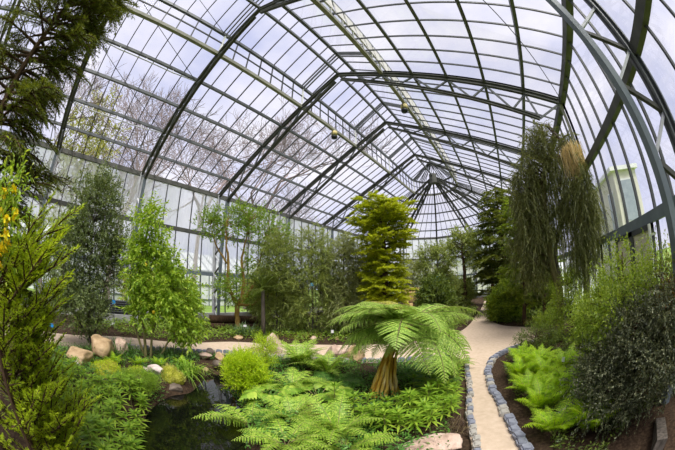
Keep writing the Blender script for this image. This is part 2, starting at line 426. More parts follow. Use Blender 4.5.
# ------------------------------------------------------------------ steel frame
def lower_z(x): return zr(x) - (.42 + .68 * min(abs(x) / 7.42, 1))
def truss(mk, label, hipside=None, plain=False):
    """mk(x, z) -> world point. x runs across the frame; hipside builds one half only."""
    t = thing('roof_truss', label, 'roof truss', kind='structure', group='steel roof trusses')
    sides = (-1, 1) if hipside is None else (1,)
    for s in sides:
        m1 = MB(); ibeam(m1, mk(0, HA - .12), mk(s * W, HE - .12), .13, .17, .03)
        m1.build('upper_chord', M['steel_green'], t)
        m2 = MB(); ibeam(m2, mk(s * .15, lower_z(.15)), mk(s * 7.42, lower_z(7.42)), .12, .12, .03)
        m2.build('lower_chord', M['steel_green'], t)
        xu = [W - .15] + PX[1:5] + [G, .9]
        for k in range(len(xu)):
            x0 = xu[k]
            lows = []
            if k > 0: lows.append((xu[k - 1] + xu[k]) / 2)
            if k < len(xu) - 1: lows.append((xu[k] + xu[k + 1]) / 2)
            for xl in lows:
                if xl > 7.42: xl = 7.42
                m3 = MB(); beam(m3, mk(s * x0, zr(x0) - .2), mk(s * xl, lower_z(xl)), .06, .06)
                m3.build('web_strut', M['steel'], t)
        # latticed column
        pl = plain and s > 0
        m4 = MB(); ibeam(m4, mk(s * (W - .12), -.02), mk(s * (W - .12), HE), *((.07, .09, .02) if pl else (.17, .17, .03)), up=np.array(mk(1, 0)) - np.array(mk(0, 0)))
        m4.build('outer_post', M['olive_pipe'] if pl else M['pale_steel'] if s < 0 else M['steel'], t)
        a0, a1, a2 = mk(s * 7.95, 0.0), mk(s * 7.78, 2.2), mk(s * 7.42, lower_z(7.42))
        m5 = MB()
        upv = np.array(mk(1, 0)) - np.array(mk(0, 0))
        if not pl:
            beam(m5, a0, a1, .15, .12, up=upv); beam(m5, a1, a2, .15, .12, up=upv)
            m5.build('inner_post', M['steel_blue'], t)
        xi = lambda z: 7.95 - .17 * z / 2.2 if z < 2.2 else 7.78 - .36 * (z - 2.2) / (lower_z(7.42) - 2.2)
        zb = [5.85, 4.8, 3.72, 2.65, 1.6, .7]
        for k in range(len(zb) if not pl else 0):
            za = zb[k] - .62
            m6 = MB(); beam(m6, mk(s * (W - .15), zb[k]), mk(s * xi(za), za), .07, .05); m6.build('lattice_strut', M['pale_steel'], t)
            if k < len(zb) - 1:
                m6 = MB(); beam(m6, mk(s * xi(za), za), mk(s * (W - .15), zb[k + 1]), .07, .07); m6.build('lattice_strut', M['steel_green'], t)
        m7 = MB(); beam(m7, mk(s * G, HG - .1), mk(s * G, HU), .07, .07); m7.build('lantern_post', M['white_paint'], t)
        m8 = MB()
        for o in (-.16, 0, .16):
            a = np.array(mk(s * G, HU)); b = np.array(mk(0.02 * s, HR))
            off = np.cross(upv, (0, 0, 1.)); off /= np.linalg.norm(off)
            beam(m8, a + off * o, b + off * o, .05, .07)
        m8.build('lantern_rafter', M['steel'], t)
    return t
ordn = ['behind the viewer at the gable end', 'behind the viewer in the dark conifer', 'crossing the crown of the dark conifer', 'nearest the viewer, its blue-grey lattice post by the cream doors', 'over the weeping tree', 'over the golden column tree', 'second from the radiating dome end', 'at the start of the radiating dome end']
for y, wd in zip(FY, ordn):
    if y > 20:
        continue
    truss(lambda x, z, y=y: (x, y, z), 'dark grey steel roof truss ' + wd, plain=y > 6)
hipw = ['beside the weeping tree side', 'second from the weeping tree side', 'just off the centre toward the weeping tree', 'just off the centre toward the golden tree', 'second from the lawn side', 'nearest the lawn side']
for a, wd in zip(HIP, hipw):
    c, s = math.cos(math.radians(a)), math.sin(math.radians(a))
    truss(lambda x, z, c=c, s=s: (x * c, YC + x * s, z), 'radiating steel truss of the dome end, ' + wd, 1)
mb = MB(); tube(mb, [(0, YC, HA - .75), (0, YC, HA + .1)], .35, 16); mb2 = MB()
hub = mb.build('roof_hub', M['steel_green']); tag(hub, 'steel hub where the radiating trusses of the dome end meet', 'hub', kind='structure')

def run(x, z, s=None):
    """Points of a line along one side, then round the half-dome."""
    pts = [(-x, -12, z)] + [(-x, y, z) for y in FY[1:]]
    rim = [180] + HIP[::-1] + [0]
    pts += [(x * math.cos(math.radians(a)), YC + x * math.sin(math.radians(a)), z) for a in rim[1:]]
    pts += [(x, y, z) for y in FY[::-1][1:]]
    return pts
def line_beams(name, label, x, z, w, h, mat, cat='purlin', dz=0):
    mb = MB(); p = run(x, z)
    for a, b in zip(p[:-1], p[1:]): beam(mb, a, b, w, h)
    return tag(mb.build(name, mat), label, cat, kind='structure')
wordp = ['lowest', 'second lowest', 'third', 'highest']
for k in range(1, 5):
    line_beams('roof_purlin', f'{wordp[k-1]} grey purlin running round the main roof slope', PX[k], zr(PX[k]) - .02, .10, .12, M['steel'])
line_beams('lantern_foot_beam', 'pale olive pipe at the foot of the roof lantern', G + .02, HG - .08, .15, .15, M['olive_pipe'], 'beam')
line_beams('lantern_eave_beam', 'grey rail at the eave of the roof lantern', G, HU, .12, .14, M['steel'], 'beam')
line_beams('eave_beam', 'dark green eave gutter beam above the glass walls', W, HE - .02, .22, .22, M['steel_green'], 'beam')
line_beams('wall_rail', 'dark steel rail half way up the glass walls', W - .02, 4.78, .16, .20, M['steel_green'], 'rail')
line_beams('door_head_rail', 'blue-grey rail above the doors and lower panes', W - .02, 2.62, .14, .20, M['steel_blue'], 'rail')
mb = MB(); beam(mb, (0, -12, HR), (0, YC, HR), .14, .14); tag(mb.build('ridge_beam', M['steel']), 'grey ridge beam on top of the lantern', 'beam', kind='structure')
mb = MB(); beam(mb, (0, -12, HA - .05), (0, YC, HA - .05), .10, .12); tag(mb.build('apex_purlin', M['steel']), 'steel purlin along the truss apexes below the ridge', 'purlin', kind='structure')
for k in (2, 4):
    mb = MB(); x = PX[k]; z = zr(x)
    for y0, y1 in ((-6.96, -1.96), (-1.96, 3.04)):
        ym = (y0 + y1) / 2
        tube(mb, [(-x, y0, z - .1), (-x + .1, y0 + 1.2, z - .3), (-x + .1, y1 - 1.2, z - .3), (-x, y1, z - .1)], .022, 6)
        for yy in (y0 + 1.2, ym, y1 - 1.2): beam(mb, (-x, yy, z - .05), (-x + .1, yy, z - .3), .03, .03)
    tag(mb.build('purlin_tie', M['pale_steel']), f'thin trussed tie under the {wordp[k-1]} purlin by the dark conifer', 'tie', kind='structure')
def rod(a, b, label, r=.013):
    mb = MB(); tube(mb, [a, b], r, 6); tag(mb.build('bracing_rod', M['bar']), label, 'rod', kind='structure')
f = lambda s, k, y, d=.12: (s * PX[k], y, zr(PX[k]) - d)
rod(f(-1, 4, -1.96), f(-1, 2, 3.04), 'thin bracing rod in the upper bay beside the dark conifer')
rod(f(-1, 2, -1.96), f(-1, 0, 3.04), 'thin bracing rod in the lower bay beside the dark conifer')
rod((-G, -1.96, HU), f(-1, 4, 3.04), 'thin bracing rod below the lantern beside the nearest truss')
rod((0, -1.96, HA), (-G, 3.04, HU), 'thin bracing rod across the lantern near the nearest truss')
rod(f(1, 2, 3.04), f(1, 0, 8.04), 'thin bracing rod in the roof bay above the weeping tree')

# ------------------------------------------------------------------ glazing, one window per bay and slope
wn = [0]
def window(label, a0, a1, b0, b1, nb, rows=(), barw=.04, barh=.055, mat='bar', pane='glass'):
    """Pane spanned by a0-a1 (foot) and b0-b1 (head) with nb panes across."""
    wn[0] += 1
    a0, a1, b0, b1 = (np.array(p, float) for p in (a0, a1, b0, b1))
    mb = MB(); mb.add([a0, a1, b1, b0], [[0, 1, 2, 3]])
    o = tag(mb.build(f'window_{wn[0]}', M[pane]), label, 'window', kind='structure')
    nrm = np.cross(a1 - a0, b0 - a0)
    if np.linalg.norm(nrm) < 1e-6: nrm = np.cross(a1 - a0, b1 - a0)
    bb = MB()
    for k in range(nb + 1):
        t = k / nb; p = a0 + (a1 - a0) * t; q = b0 + (b1 - b0) * t
        if np.linalg.norm(q - p) > .05: beam(bb, p, q, barw, barh, up=nrm)
    for t in rows: beam(bb, a0 + (b0 - a0) * t, a1 + (b1 - a1) * t, barw, barh, up=nrm)
    bb.build('glazing_bar', M[mat], o)
    return o
bayn = ['behind the viewer', 'behind the dark conifer', 'over the dark conifer', 'between the two nearest trusses', 'over the golden tree', 'past the golden tree', 'next to the dome end']
sidew = {-1: 'lawn side', 1: 'weeping tree side'}
for k in range(len(FY) - 1):
    y0, y1 = FY[k], FY[k + 1]
    for s in (-1, 1):
        nbar = 7
        window(f'sloping roof glazing on the {sidew[s]}, bay {bayn[k]}', (s * W, y0, HE + .06), (s * W, y1, HE + .06), (s * G, y0, HG + .06), (s * G, y1, HG + .06), nbar)
        window(f'small roof glazing of the lantern on the {sidew[s]}, bay {bayn[k]}', (s * G, y0, HU + .05), (s * G, y1, HU + .05), (0, y0, HR + .05), (0, y1, HR + .05), nbar)
        w = window(f'upright lantern glazing on the {sidew[s]}, bay {bayn[k]}', (s * G, y0, HG), (s * G, y1, HG), (s * G, y0, HU), (s * G, y1, HU), nbar, (.5,), .05, .05, 'white_paint' if s > 0 else 'bar')
        if s > 0:
            for j in range(nbar):
                m_ = MB(); ya = y0 + (y1 - y0) * (j + .1) / nbar; yb = y0 + (y1 - y0) * (j + .9) / nbar
                v = [(G + .04, ya, HU - .10), (G + .04, yb, HU - .10), (G + .16, yb, HG + .14), (G + .16, ya, HG + .14)]
                v2 = [(x + .03, y, z) for x, y, z in v]
                m_.add(v + v2, [[0, 1, 2, 3], [7, 6, 5, 4], [0, 4, 5, 1], [1, 5, 6, 2], [2, 6, 7, 3], [3, 7, 4, 0]])
                m_.build('vent_flap', M['vent'], w)
        nw = 6 if s < 0 else 7
        window(f'lower panes of the glass wall on the {sidew[s]}, bay {bayn[k]}', (s * W, y0, .45), (s * W, y1, .45), (s * W, y0, 2.62), (s * W, y1, 2.62), nw, (), .045, .07, pane='glass_hazy' if s > 0 and y0 > 8 else 'glass')
        window(f'upper panes of the glass wall on the {sidew[s]}, bay {bayn[k]}', (s * W, y0, 2.62), (s * W, y1, 2.62), (s * W, y0, HE), (s * W, y1, HE), nw, (), .045, .07, pane='glass_hazy' if s < 0 else 'glass')
arcs = [0] + HIP + [180]
aw = ['beside the weeping tree side truss', 'second from the weeping tree side', 'third from the weeping tree side', 'in the very middle', 'third from the lawn side', 'second from the lawn side', 'beside the lawn side truss']
def pol(r, a, z): return (r * math.cos(math.radians(a)), YC + r * math.sin(math.radians(a)), z)
for k in range(7):
    a0, a1 = arcs[k], arcs[k + 1]; nb = 3 if a1 - a0 < 20 else 6
    window('tapering dome roof glazing ' + aw[k], pol(W, a0, HE + .06), pol(W, a1, HE + .06), pol(G, a0, HG + .06), pol(G, a1, HG + .06), nb)
    window('tapering lantern dome glazing ' + aw[k], pol(G, a0, HU + .05), pol(G, a1, HU + .05), pol(.02, a0, HR), pol(.02, a1, HR), nb // 2)
    window('upright dome lantern glazing ' + aw[k], pol(G, a0, HG), pol(G, a1, HG), pol(G, a0, HU), pol(G, a1, HU), nb // 2, (.5,))
    window('dome end glass wall ' + aw[k], pol(W, a0, .45), pol(W, a1, .45), pol(W, a0, HE), pol(W, a1, HE), nb, (), .045, .07, pane='glass_hazy')
# low base walls
def base_wall(name, label, segs, mat):
    mb = MB()
    for a, b in segs: beam(mb, (*a, .17), (*b, .17), .2, .6)
    tag(mb.build(name, mat), label, 'wall', kind='structure')
base_wall('wall_left', 'low grey base wall under the glass on the lawn side', [((-W, -12), (-W, YC))], M['plinth'])
base_wall('wall_right', 'low grey base wall under the glass by the weeping tree', [((W, 6.6), (W, YC)), ((W, -12), (W, 2.6))], M['plinth'])
base_wall('wall_far', 'low grey base wall round the dome end', [(pol(W, arcs[k], 0)[:2], pol(W, arcs[k + 1], 0)[:2]) for k in range(7)], M['plinth'])
mb = MB()
gab = [(-W, 0), (W, 0), (W, HE), (0, HR), (-W, HE)]
v = [(x, -12, z) for x, z in gab]; mb.add(v, t=[[0, 1, 2], [0, 2, 4], [2, 3, 4]])
gb = tag(mb.build('wall_back', M['glass']), 'glass gable wall behind the viewer', 'wall', kind='structure')
mb = MB()
for x in np.linspace(-W, W, 15): beam(mb, (x, -12, 0), (x, -12, zr(x)), .06, .06)
for z in (2.6, 4.8, HE): beam(mb, (-W, -12, z), (W, -12, z), .12, .12)
mb.build('glazing_bar', M['bar'], gb)

# cream doors under the rail at the right-hand wall
def door(n, label, y0, y1, handle=True):
    mb = MB(); box(mb, (W - .09, y0 + .03, .02), (W - .03, y1 - .03, 2.50))
    o = tag(mb.build(f'door_{n}', M['panel']), label, 'door', kind='structure')
    fb = MB()
    for y in (y0 + .05, y1 - .05): box(fb, (W - .13, y - .05, .02), (W - .02, y + .05, 2.52))
    box(fb, (W - .13, y0, 2.42), (W - .02, y1, 2.52)); box(fb, (W - .13, y0, .02), (W - .02, y1, .2))
    fb.build('door_frame', M['bar'], o)
    if handle:
        hb = MB(); tube(hb, [(W - .09, y0 + .16, 1.05), (W - .17, y0 + .16, 1.05), (W - .17, y0 + .3, 1.05)], .012, 8); hb.build('door_handle', M['pale_steel'], o)
    return o
door(1, 'cream door leaf beside the white downpipe behind the dark shrub', 4.62, 5.62)
door(2, 'cream door leaf nearer the weeping tree behind the light shrub', 5.62, 6.6)
mb = MB(); box(mb, (W - .1, 2.6, 0), (W - .03, 4.55, .55)); tag(mb.build('trim_1', M['plinth']), 'low grey plinth panel beside the white downpipe', 'plinth', kind='structure')
mb = MB(); tube(mb, [(8.27, 4.5, 0), (8.27, 4.5, 2.5)], .035, 10)
for z in (.6, 1.6, 2.3): box(mb, (8.25, 4.46, z), (8.42, 4.54, z + .04))
tag(mb.build('downpipe', M['white_paint']), 'white vertical pipe beside the cream doors', 'pipe')

# lamps on the lantern pipes
def flood(loc, label, side):
    t = thing('floodlight', label, 'floodlight', loc, 'floodlights on the lantern pipes')
    b = MB(); tube(b, [(0, 0, -.05), (0, 0, -.10), (0, 0, -.30), (0, 0, -.34)], [.10, .16, .17, .10], 14); b.build('housing', M['lamp_yellow'], t, True)
    b = MB(); tube(b, [(0, 0, -.33), (0, 0, -.40), (0, 0, -.50), (0, 0, -.52)], [.12, .17, .15, .05], 14); b.build('lamp_head', M['black'], t, True)
    b = MB(); tube(b, [(0, 0, .02), (0, 0, -.06)], .025, 8)
    for s in (-1, 1): tube(b, [(0, s * .03, -.06), (0, s * .19, -.12), (0, s * .19, -.38)], .014, 6)
    b.build('bracket', M['black'], t)
flood((-G + .02, 10.7, HG - .14), 'yellow and black floodlight hanging on the lantern pipe toward the lawn', -1)
flood((G - .02, 10.4, HG - .14), 'yellow and black floodlight hanging on the lantern pipe toward the weeping tree', 1)

# ------------------------------------------------------------------ plants: generators
def bud(mb, pos, dirs, Ls, nl, ll, lw, ang=55, droop=0., prof=DIAMOND, bend=.1, fold=0., seed=1, flat=None, tip=True, tw=None, twr=.004):
    """Leafy shoots: leaves set round (or in the plane of) each shoot from pos along dirs."""
    r = np.random.default_rng(seed)
    n = len(pos); pos = np.asarray(pos, float); dirs = unit(np.asarray(dirs, float))
    Ls = np.broadcast_to(np.asarray(Ls, float), (n,))
    t = (np.arange(nl) + .3) / nl
    t = np.broadcast_to(t, (n, nl)) + r.uniform(-.3, .3, (n, nl)) / nl
    P = pos[:, None] + dirs[:, None] * (Ls[:, None] * t)[..., None]
    P[..., 2] -= droop * Ls[:, None] * t ** 2
    D = dirs[:, None] + np.zeros((n, nl, 3)); D[..., 2] -= 2 * droop * t; D = unit(D)
    up = np.where(np.abs(D[..., 2:3]) > .95, np.array([1., 0, 0]), np.array([0, 0, 1.]))
    S = unit(np.cross(D, up)); U = np.cross(S, D)
    if flat is None: phi = r.uniform(0, 2 * PI, (n, nl))
    else: phi = np.where(np.arange(nl) % 2 == 0, 0, PI)[None] + r.normal(0, flat, (n, nl))
    perp = S * np.cos(phi)[..., None] + U * np.sin(phi)[..., None]
    a = np.radians(ang) * r.uniform(.7, 1.3, (n, nl)); 
    if tip: a = a * (1 - .5 * t)
    ld = D * np.cos(a)[..., None] + perp * np.sin(a)[..., None]
    nr = unit(np.array([0, 0, 1.]) + .7 * r.normal(size=(n, nl, 3)))
    sz = r.uniform(.7, 1.25, (n, nl)) * (1 - .25 * t)
    blades(mb, P.reshape(-1, 3), ld.reshape(-1, 3), nr.reshape(-1, 3), (ll * sz).ravel(), (lw * sz).ravel(), prof, bend, fold)
    if tw is not None:
        for k in range(n):
            q = pos[k] + dirs[k] * (Ls[k] * np.array([0, .5, 1]))[:, None]; q[:, 2] -= droop * Ls[k] * np.array([0, .25, 1])
            tube(tw, q, [twr, twr * .8, twr * .4], 3, cap=False)

def plant(name, label, cat, base, stems, crowns, lmat, bark, leafp, group=None, seed=1, stem_name='trunk', limb_r=.02, twigs=True, foliage='foliage', fruit=None, lift=.25, split=None):
    """A plant from explicit stems (polylines with radii, relative to base) and a crown made of leafy shoots inside ellipsoids.
    crowns: (centre, radii, clusters); leafp: shoots per cluster, shoot length, leaves per shoot, leaf length, leaf width, ang, droop, prof, bend, spread, upward."""
    r = np.random.default_rng(seed)
    t = thing(name, label, cat, base, group)
    allp = []; 
    for pts, rad in stems:
        c = densify(pts, 5) if len(pts) > 2 else np.array(pts, float)
        rr = np.interp(np.linspace(0, 1, len(c)), np.linspace(0, 1, len(rad)), rad)
        sm = MB(); c2 = c + r.normal(0, .012, c.shape) * (rr[:, None] / .05).clip(.3, 2); c2[0] = c[0]
        tube(sm, c2, rr, 8); sm.build(stem_name, bark, t, True); allp.append(c)
    sp = np.concatenate(allp) if allp else np.zeros((1, 3))
    cen = []; axis = []
    for c, rad, n in crowns:
        n = int(n * leafp.get('dens', 1.6))
        v = rand_dirs(n, r) * (r.uniform(.15, 1, (n, 1)) ** .45)
        cen.append(np.array(c) + v * np.array(rad)); axis.append(np.broadcast_to(np.array(c) - np.array([0, 0, rad[2] * .5]), (n, 3)))
    cen = np.concatenate(cen); axis = np.concatenate(axis)
    bm_ = MB()
    for p in cen:
        dz = p[2] - sp[:, 2]
        cost = np.linalg.norm(sp - p, axis=1) + np.where(dz < .05, 1.0, 0) - .15 * sp[:, 2]
        a = sp[np.argmin(cost)]
        mid = (a + p) / 2 + np.array([0, 0, lift * np.linalg.norm(p - a)]) * (1 if lift > 0 else 1)
        tube(bm_, bez(a, mid, p, 5), np.linspace(limb_r, limb_r * .3, 5), 4, cap=False)
    if twigs: bm_.build('branches', bark, t, True)
    ns = int(leafp['n'] * 1.5); fo = MB()
    out = unit(cen - axis)
    d = out[:, None] * leafp.get('out', .7) + r.normal(size=(len(cen), ns, 3)) * leafp.get('spread', .7)
    d[..., 2] += leafp.get('up', .2)
    start = np.repeat(cen[:, None], ns, 1) + r.normal(size=(len(cen), ns, 3)) * leafp.get('scatter', .04)
    Ls = leafp['L'] * r.uniform(.6, 1.3, len(cen) * ns)
    tw = MB() if leafp.get('tw') else None
    bud(fo, start.reshape(-1, 3), d.reshape(-1, 3), Ls, leafp['nl'], leafp['ll'], leafp['lw'], leafp.get('ang', 55), leafp.get('droop', 0), leafp.get('prof', DIAMOND), leafp.get('bend', .15), leafp.get('fold', 0), seed + 5, leafp.get('flat'), tw=tw, twr=leafp.get('twr', .004))
    if tw: tw.build('twigs', bark, t)
    fo.build(foliage, lmat, t)
    if fruit:
        nm, mat, pts, rad = fruit
        for p in pts:
            fm = MB(); tube(fm, np.array(p) + np.array([[0, 0, -1], [0, 0, -.7], [0, 0, 0], [0, 0, .7], [0, 0, 1]]) * rad, np.array([.2, .75, 1, .75, .2]) * rad, 8)
            fm.build(nm, mat, t, True)
    return t

def frond_mesh(name, length, npair, plen, mats, a0=70, a1=-25, bip=True, seed=0, start=.12, npin=11, wid=1., peak=.35, rdroop=.2, stemr=.010):
    """One fern frond in its own axes: leaves the origin, arches along +X; bipinnate (pinnules on every pinna) or simply pinnate."""
    r = np.random.default_rng(seed); mb = MB()
    k = 40; ang = np.radians(np.linspace(a0, a1, k)); st = length / k
    x = np.concatenate([[0], np.cumsum(np.cos(ang) * st)]); z = np.concatenate([[0], np.cumsum(np.sin(ang) * st)])
    side = np.cumsum(np.full(k + 1, r.uniform(-.003, .003)) * length)
    C = np.stack([x, side, z], 1)
    tube(mb, C[::4], np.linspace(stemr, stemr * .25, len(C[::4])), 5, m=1, cap=False)
    ts = np.linspace(start, .985, npair)
    P = np.stack([np.interp(ts, np.linspace(0, 1, k + 1), C[:, i]) for i in range(3)], 1)
    T = unit(np.stack([np.interp(ts, np.linspace(0, 1, k + 1), np.gradient(C[:, i])) for i in range(3)], 1))
    wt = np.where(ts < peak, .45 + .55 * smooth(start - .05, peak, ts), (1 - ((ts - peak) / (1 - peak)) ** 1.5) * .97 + .03)
    Y_ = np.array([0, 1., 0]); up = np.cross(T, np.broadcast_to(Y_, T.shape)) ; up = np.where(up[:, 2:3] < 0, -up, up)
    for sgn in (-1, 1):
        off = .5 / npair * sgn * length * .4
        d = unit(T * r.uniform(.25, .42, (npair, 1)) + sgn * Y_[None] + up * r.uniform(-.18, .06, (npair, 1)))
        pl = plen * wt * r.uniform(.92, 1.06, npair)
        base = P + T * off
        if not bip:
            blades(mb, base, d, up + r.normal(0, .12, up.shape), pl, length / npair * 1.25 * wid * (.6 + .4 * wt), [(0, .75), (.25, 1), (.6, .75), (1, .06)], rdroop)
        else:
            tt = np.linspace(.06, .97, npin)
            pos = base[:, None] + d[:, None] * (pl[:, None] * tt)[..., None]
            pos[..., 2] -= rdroop * pl[:, None] * tt ** 2
            dd = d[:, None] + np.zeros((npair, npin, 3)); dd[..., 2] -= 2 * rdroop * tt * .8; dd = unit(dd)
            uu = np.broadcast_to(up[:, None], dd.shape)
            sd = np.cross(dd, uu)
            pw = .46 * length * (1 - start) / npair * wid * (1 - .85 * tt ** 1.6) * (.55 + .45 * wt[:, None])
            for s2 in (-1, 1):
                pd = unit(sd * s2 + dd * .55)
                blades(mb, pos.reshape(-1, 3), pd.reshape(-1, 3), (uu + r.normal(0, .1, uu.shape)).reshape(-1, 3), pw.ravel() * 1.05, (pl[:, None] / npin * 1.15 + 0 * tt).ravel(), [(0, 1), (.6, .85), (1, .25)], .05)
    return mb.mesh(name, mats)

def fern(label, loc, meshes, n, group=None, tilt=(0, 0), seed=0, name='fern', sc_=(.8, 1.1), cat='fern', z0=None, spread=None, child='frond'):
    r = random.Random(seed)
    z = gz(loc[0], loc[1]) if z0 is None else z0
    t = thing(name, label, cat, (loc[0], loc[1], z), group)
    for k in range(n):
        o = link(child, r.choice(meshes), t)
        az = (k * 2.39996 if spread is None else spread[0] + (spread[1] - spread[0]) * (k + .5) / n) + r.uniform(-.15, .15)
        pitch = r.uniform(*tilt) if tilt != (0, 0) else r.uniform(-.25, .25)
        s = r.uniform(*sc_)
        o.rotation_euler = (r.uniform(-.2, .2), pitch, az); o.scale = (s, s, s)
        o.location = (.03 * math.cos(az), .03 * math.sin(az), 0)
    return t

def rosette(mb, c, n, L0, Wd, elev, r, prof=LANCE, bend=.15, m=0, fold=.08):
    az = np.arange(n) * 2 * PI / n + r.uniform(0, 6) + r.normal(0, .12, n)
    e = np.radians(elev) + r.normal(0, .12, n)
    d = np.stack([np.cos(az) * np.cos(e), np.sin(az) * np.cos(e), np.sin(e)], 1)
    blades(mb, np.repeat(np.array([c], float), n, 0), d, (0, 0, 1.), L0 * r.uniform(.8, 1.15, n), Wd, prof, bend, fold, m)

def grass(name, label, loc, n, L0, Wd, mat, bend=.45, spread=.12, lean=(25, 80), seed=1, group=None, cat='grass', lean_dir=None):
    r = np.random.default_rng(seed); mb = MB()
    az = r.uniform(0, 2 * PI, n); el = np.radians(r.uniform(*lean, n))
    if lean_dir is not None: az = np.where(r.uniform(size=n) < .55, lean_dir + r.normal(0, .6, n), az)
    d = np.stack([np.cos(az) * np.cos(el), np.sin(az) * np.cos(el), np.sin(el)], 1)
    p = np.stack([r.normal(0, spread, n), r.normal(0, spread, n), np.zeros(n)], 1)
    blades(mb, p, d, (0, 0, 1.), L0 * r.uniform(.6, 1.2, n), Wd, [(0, .8), (.25, 1), (.5, .9), (.75, .6), (1, .08)], bend)
    t = thing(name, label, cat, (*loc, gz(*loc)), group); mb.build('leaf_tuft', mat, t); return t

def rock(label, loc, size, mat, seed, rz=0, sink=.25, name='boulder', flat=1., z=None, moss=None):
    bm = bmesh.new(); bmesh.ops.create_icosphere(bm, subdivisions=4, radius=1)
    r = np.random.default_rng(seed); pl = [(unit(r.normal(size=3)), r.uniform(.55, .85)) for _ in range(11)]
    ph = r.uniform(0, 6, 6)
    for v in bm.verts:
        p = np.array(v.co)
        for n_, d_ in pl:
            e = p @ n_ - d_
            if e > 0: p = p - n_ * e * .92
        p = p * (1 + .05 * math.sin(5 * p[0] + ph[0]) * math.sin(4 * p[1] + ph[1]) + .03 * math.sin(11 * p[2] + ph[2]) * math.sin(9 * p[0] + ph[3]))
        v.co = p * np.array(size)
    me = bpy.data.meshes.new(name); bm.to_mesh(me); bm.free(); me.materials.append(mat)
    me.polygons.foreach_set('use_smooth', [True] * len(me.polygons))
    o = link(name, me); zz = gz(*loc[:2]) if z is None else z
    o.location = (loc[0], loc[1], zz + size[2] * (1 - sink) * .75); o.rotation_euler.z = rz
    return tag(o, label, 'rock')

def mound(label, loc, size, seed, mat, n=1500, name='moss_mound', lf=None):
    t = thing(name, label, 'moss', (*loc, gz(*loc)))
    bm = bmesh.new(); bmesh.ops.create_icosphere(bm, subdivisions=4, radius=1)
    r = np.random.default_rng(seed); ph = r.uniform(0, 6, 4)
    for v in bm.verts:
        p = np.array(v.co); p *= 1 + .16 * math.sin(3.1 * p[0] + ph[0]) * math.sin(3.7 * p[1] + ph[1]) + .06 * math.sin(9 * p[0] + ph[2]) * math.sin(8 * p[1] + ph[3])
        v.co = p * np.array(size)
    vv = np.array([v.co for v in bm.verts]); nn = np.array([v.normal for v in bm.verts])
    me = bpy.data.meshes.new(name); bm.to_mesh(me); bm.free(); me.materials.append(mat)
    me.polygons.foreach_set('use_smooth', [True] * len(me.polygons))
    link('cushion', me, t)
    if lf:
        k = r.integers(0, len(vv), n); k = k[vv[k, 2] > -.02]
        p = vv[k] + r.normal(0, .02, (len(k), 3)); mb = MB()
        blades(mb, p, unit(vv[k] / np.array(size) ** 1.5) + .8 * r.normal(size=(len(k), 3)), rand_dirs(len(k), r), .035, .012, NEEDLE)
        mb.build('moss_tips', lf, t)
    return t

# ------------------------------------------------------------------ far and middle trees
def near(*p): return np.array(p, float)
# A  tall dark conifer at the edge of the view
def spray_set(fo, tw, anchors, dirs, Ls, nside, nl, ll, lw, seed, droop=.15, sideL=.38):
    """Flattened sprays: an axis with side shoots in its plane, all set with short needles."""
    r = np.random.default_rng(seed)
    anchors = np.asarray(anchors, float); dirs = unit(np.asarray(dirs, float)); Ls = np.broadcast_to(Ls, (len(anchors),))
    for a, d, Lx in zip(anchors, dirs, Ls):
        up = np.array([0, 0, 1.]) + .35 * r.normal(size=3); s = unit(np.cross(d, up))
        tt = (np.arange(nside) + .6) / nside
        P = a + d * (Lx * tt)[:, None]; P[:, 2] -= droop * Lx * tt ** 2
        sg = np.where(np.arange(nside) % 2 == 0, 1, -1)[:, None]
        D = unit(d * r.uniform(.7, 1.1, (nside, 1)) + s * sg * r.uniform(.6, .9, (nside, 1)) + .15 * r.normal(size=(nside, 3)))
        sl = Lx * sideL * (1.05 - .75 * tt) * r.uniform(.8, 1.2, nside)
        bud(fo, np.concatenate([P, P[-1:]]), np.concatenate([D, unit(d - [0, 0, droop])[None]]), np.concatenate([sl, [Lx * .25]]), nl, ll, lw, 38, droop * .6, NEEDLE, 0, 0, int(r.integers(1e6)), flat=.5)
        if tw is not None:
            q = a + d * (Lx * np.array([0, .35, .7, 1]))[:, None]; q[:, 2] -= droop * Lx * np.array([0, .35, .7, 1]) ** 2
            tube(tw, q, [.009, .007, .005, .002], 4, cap=False)

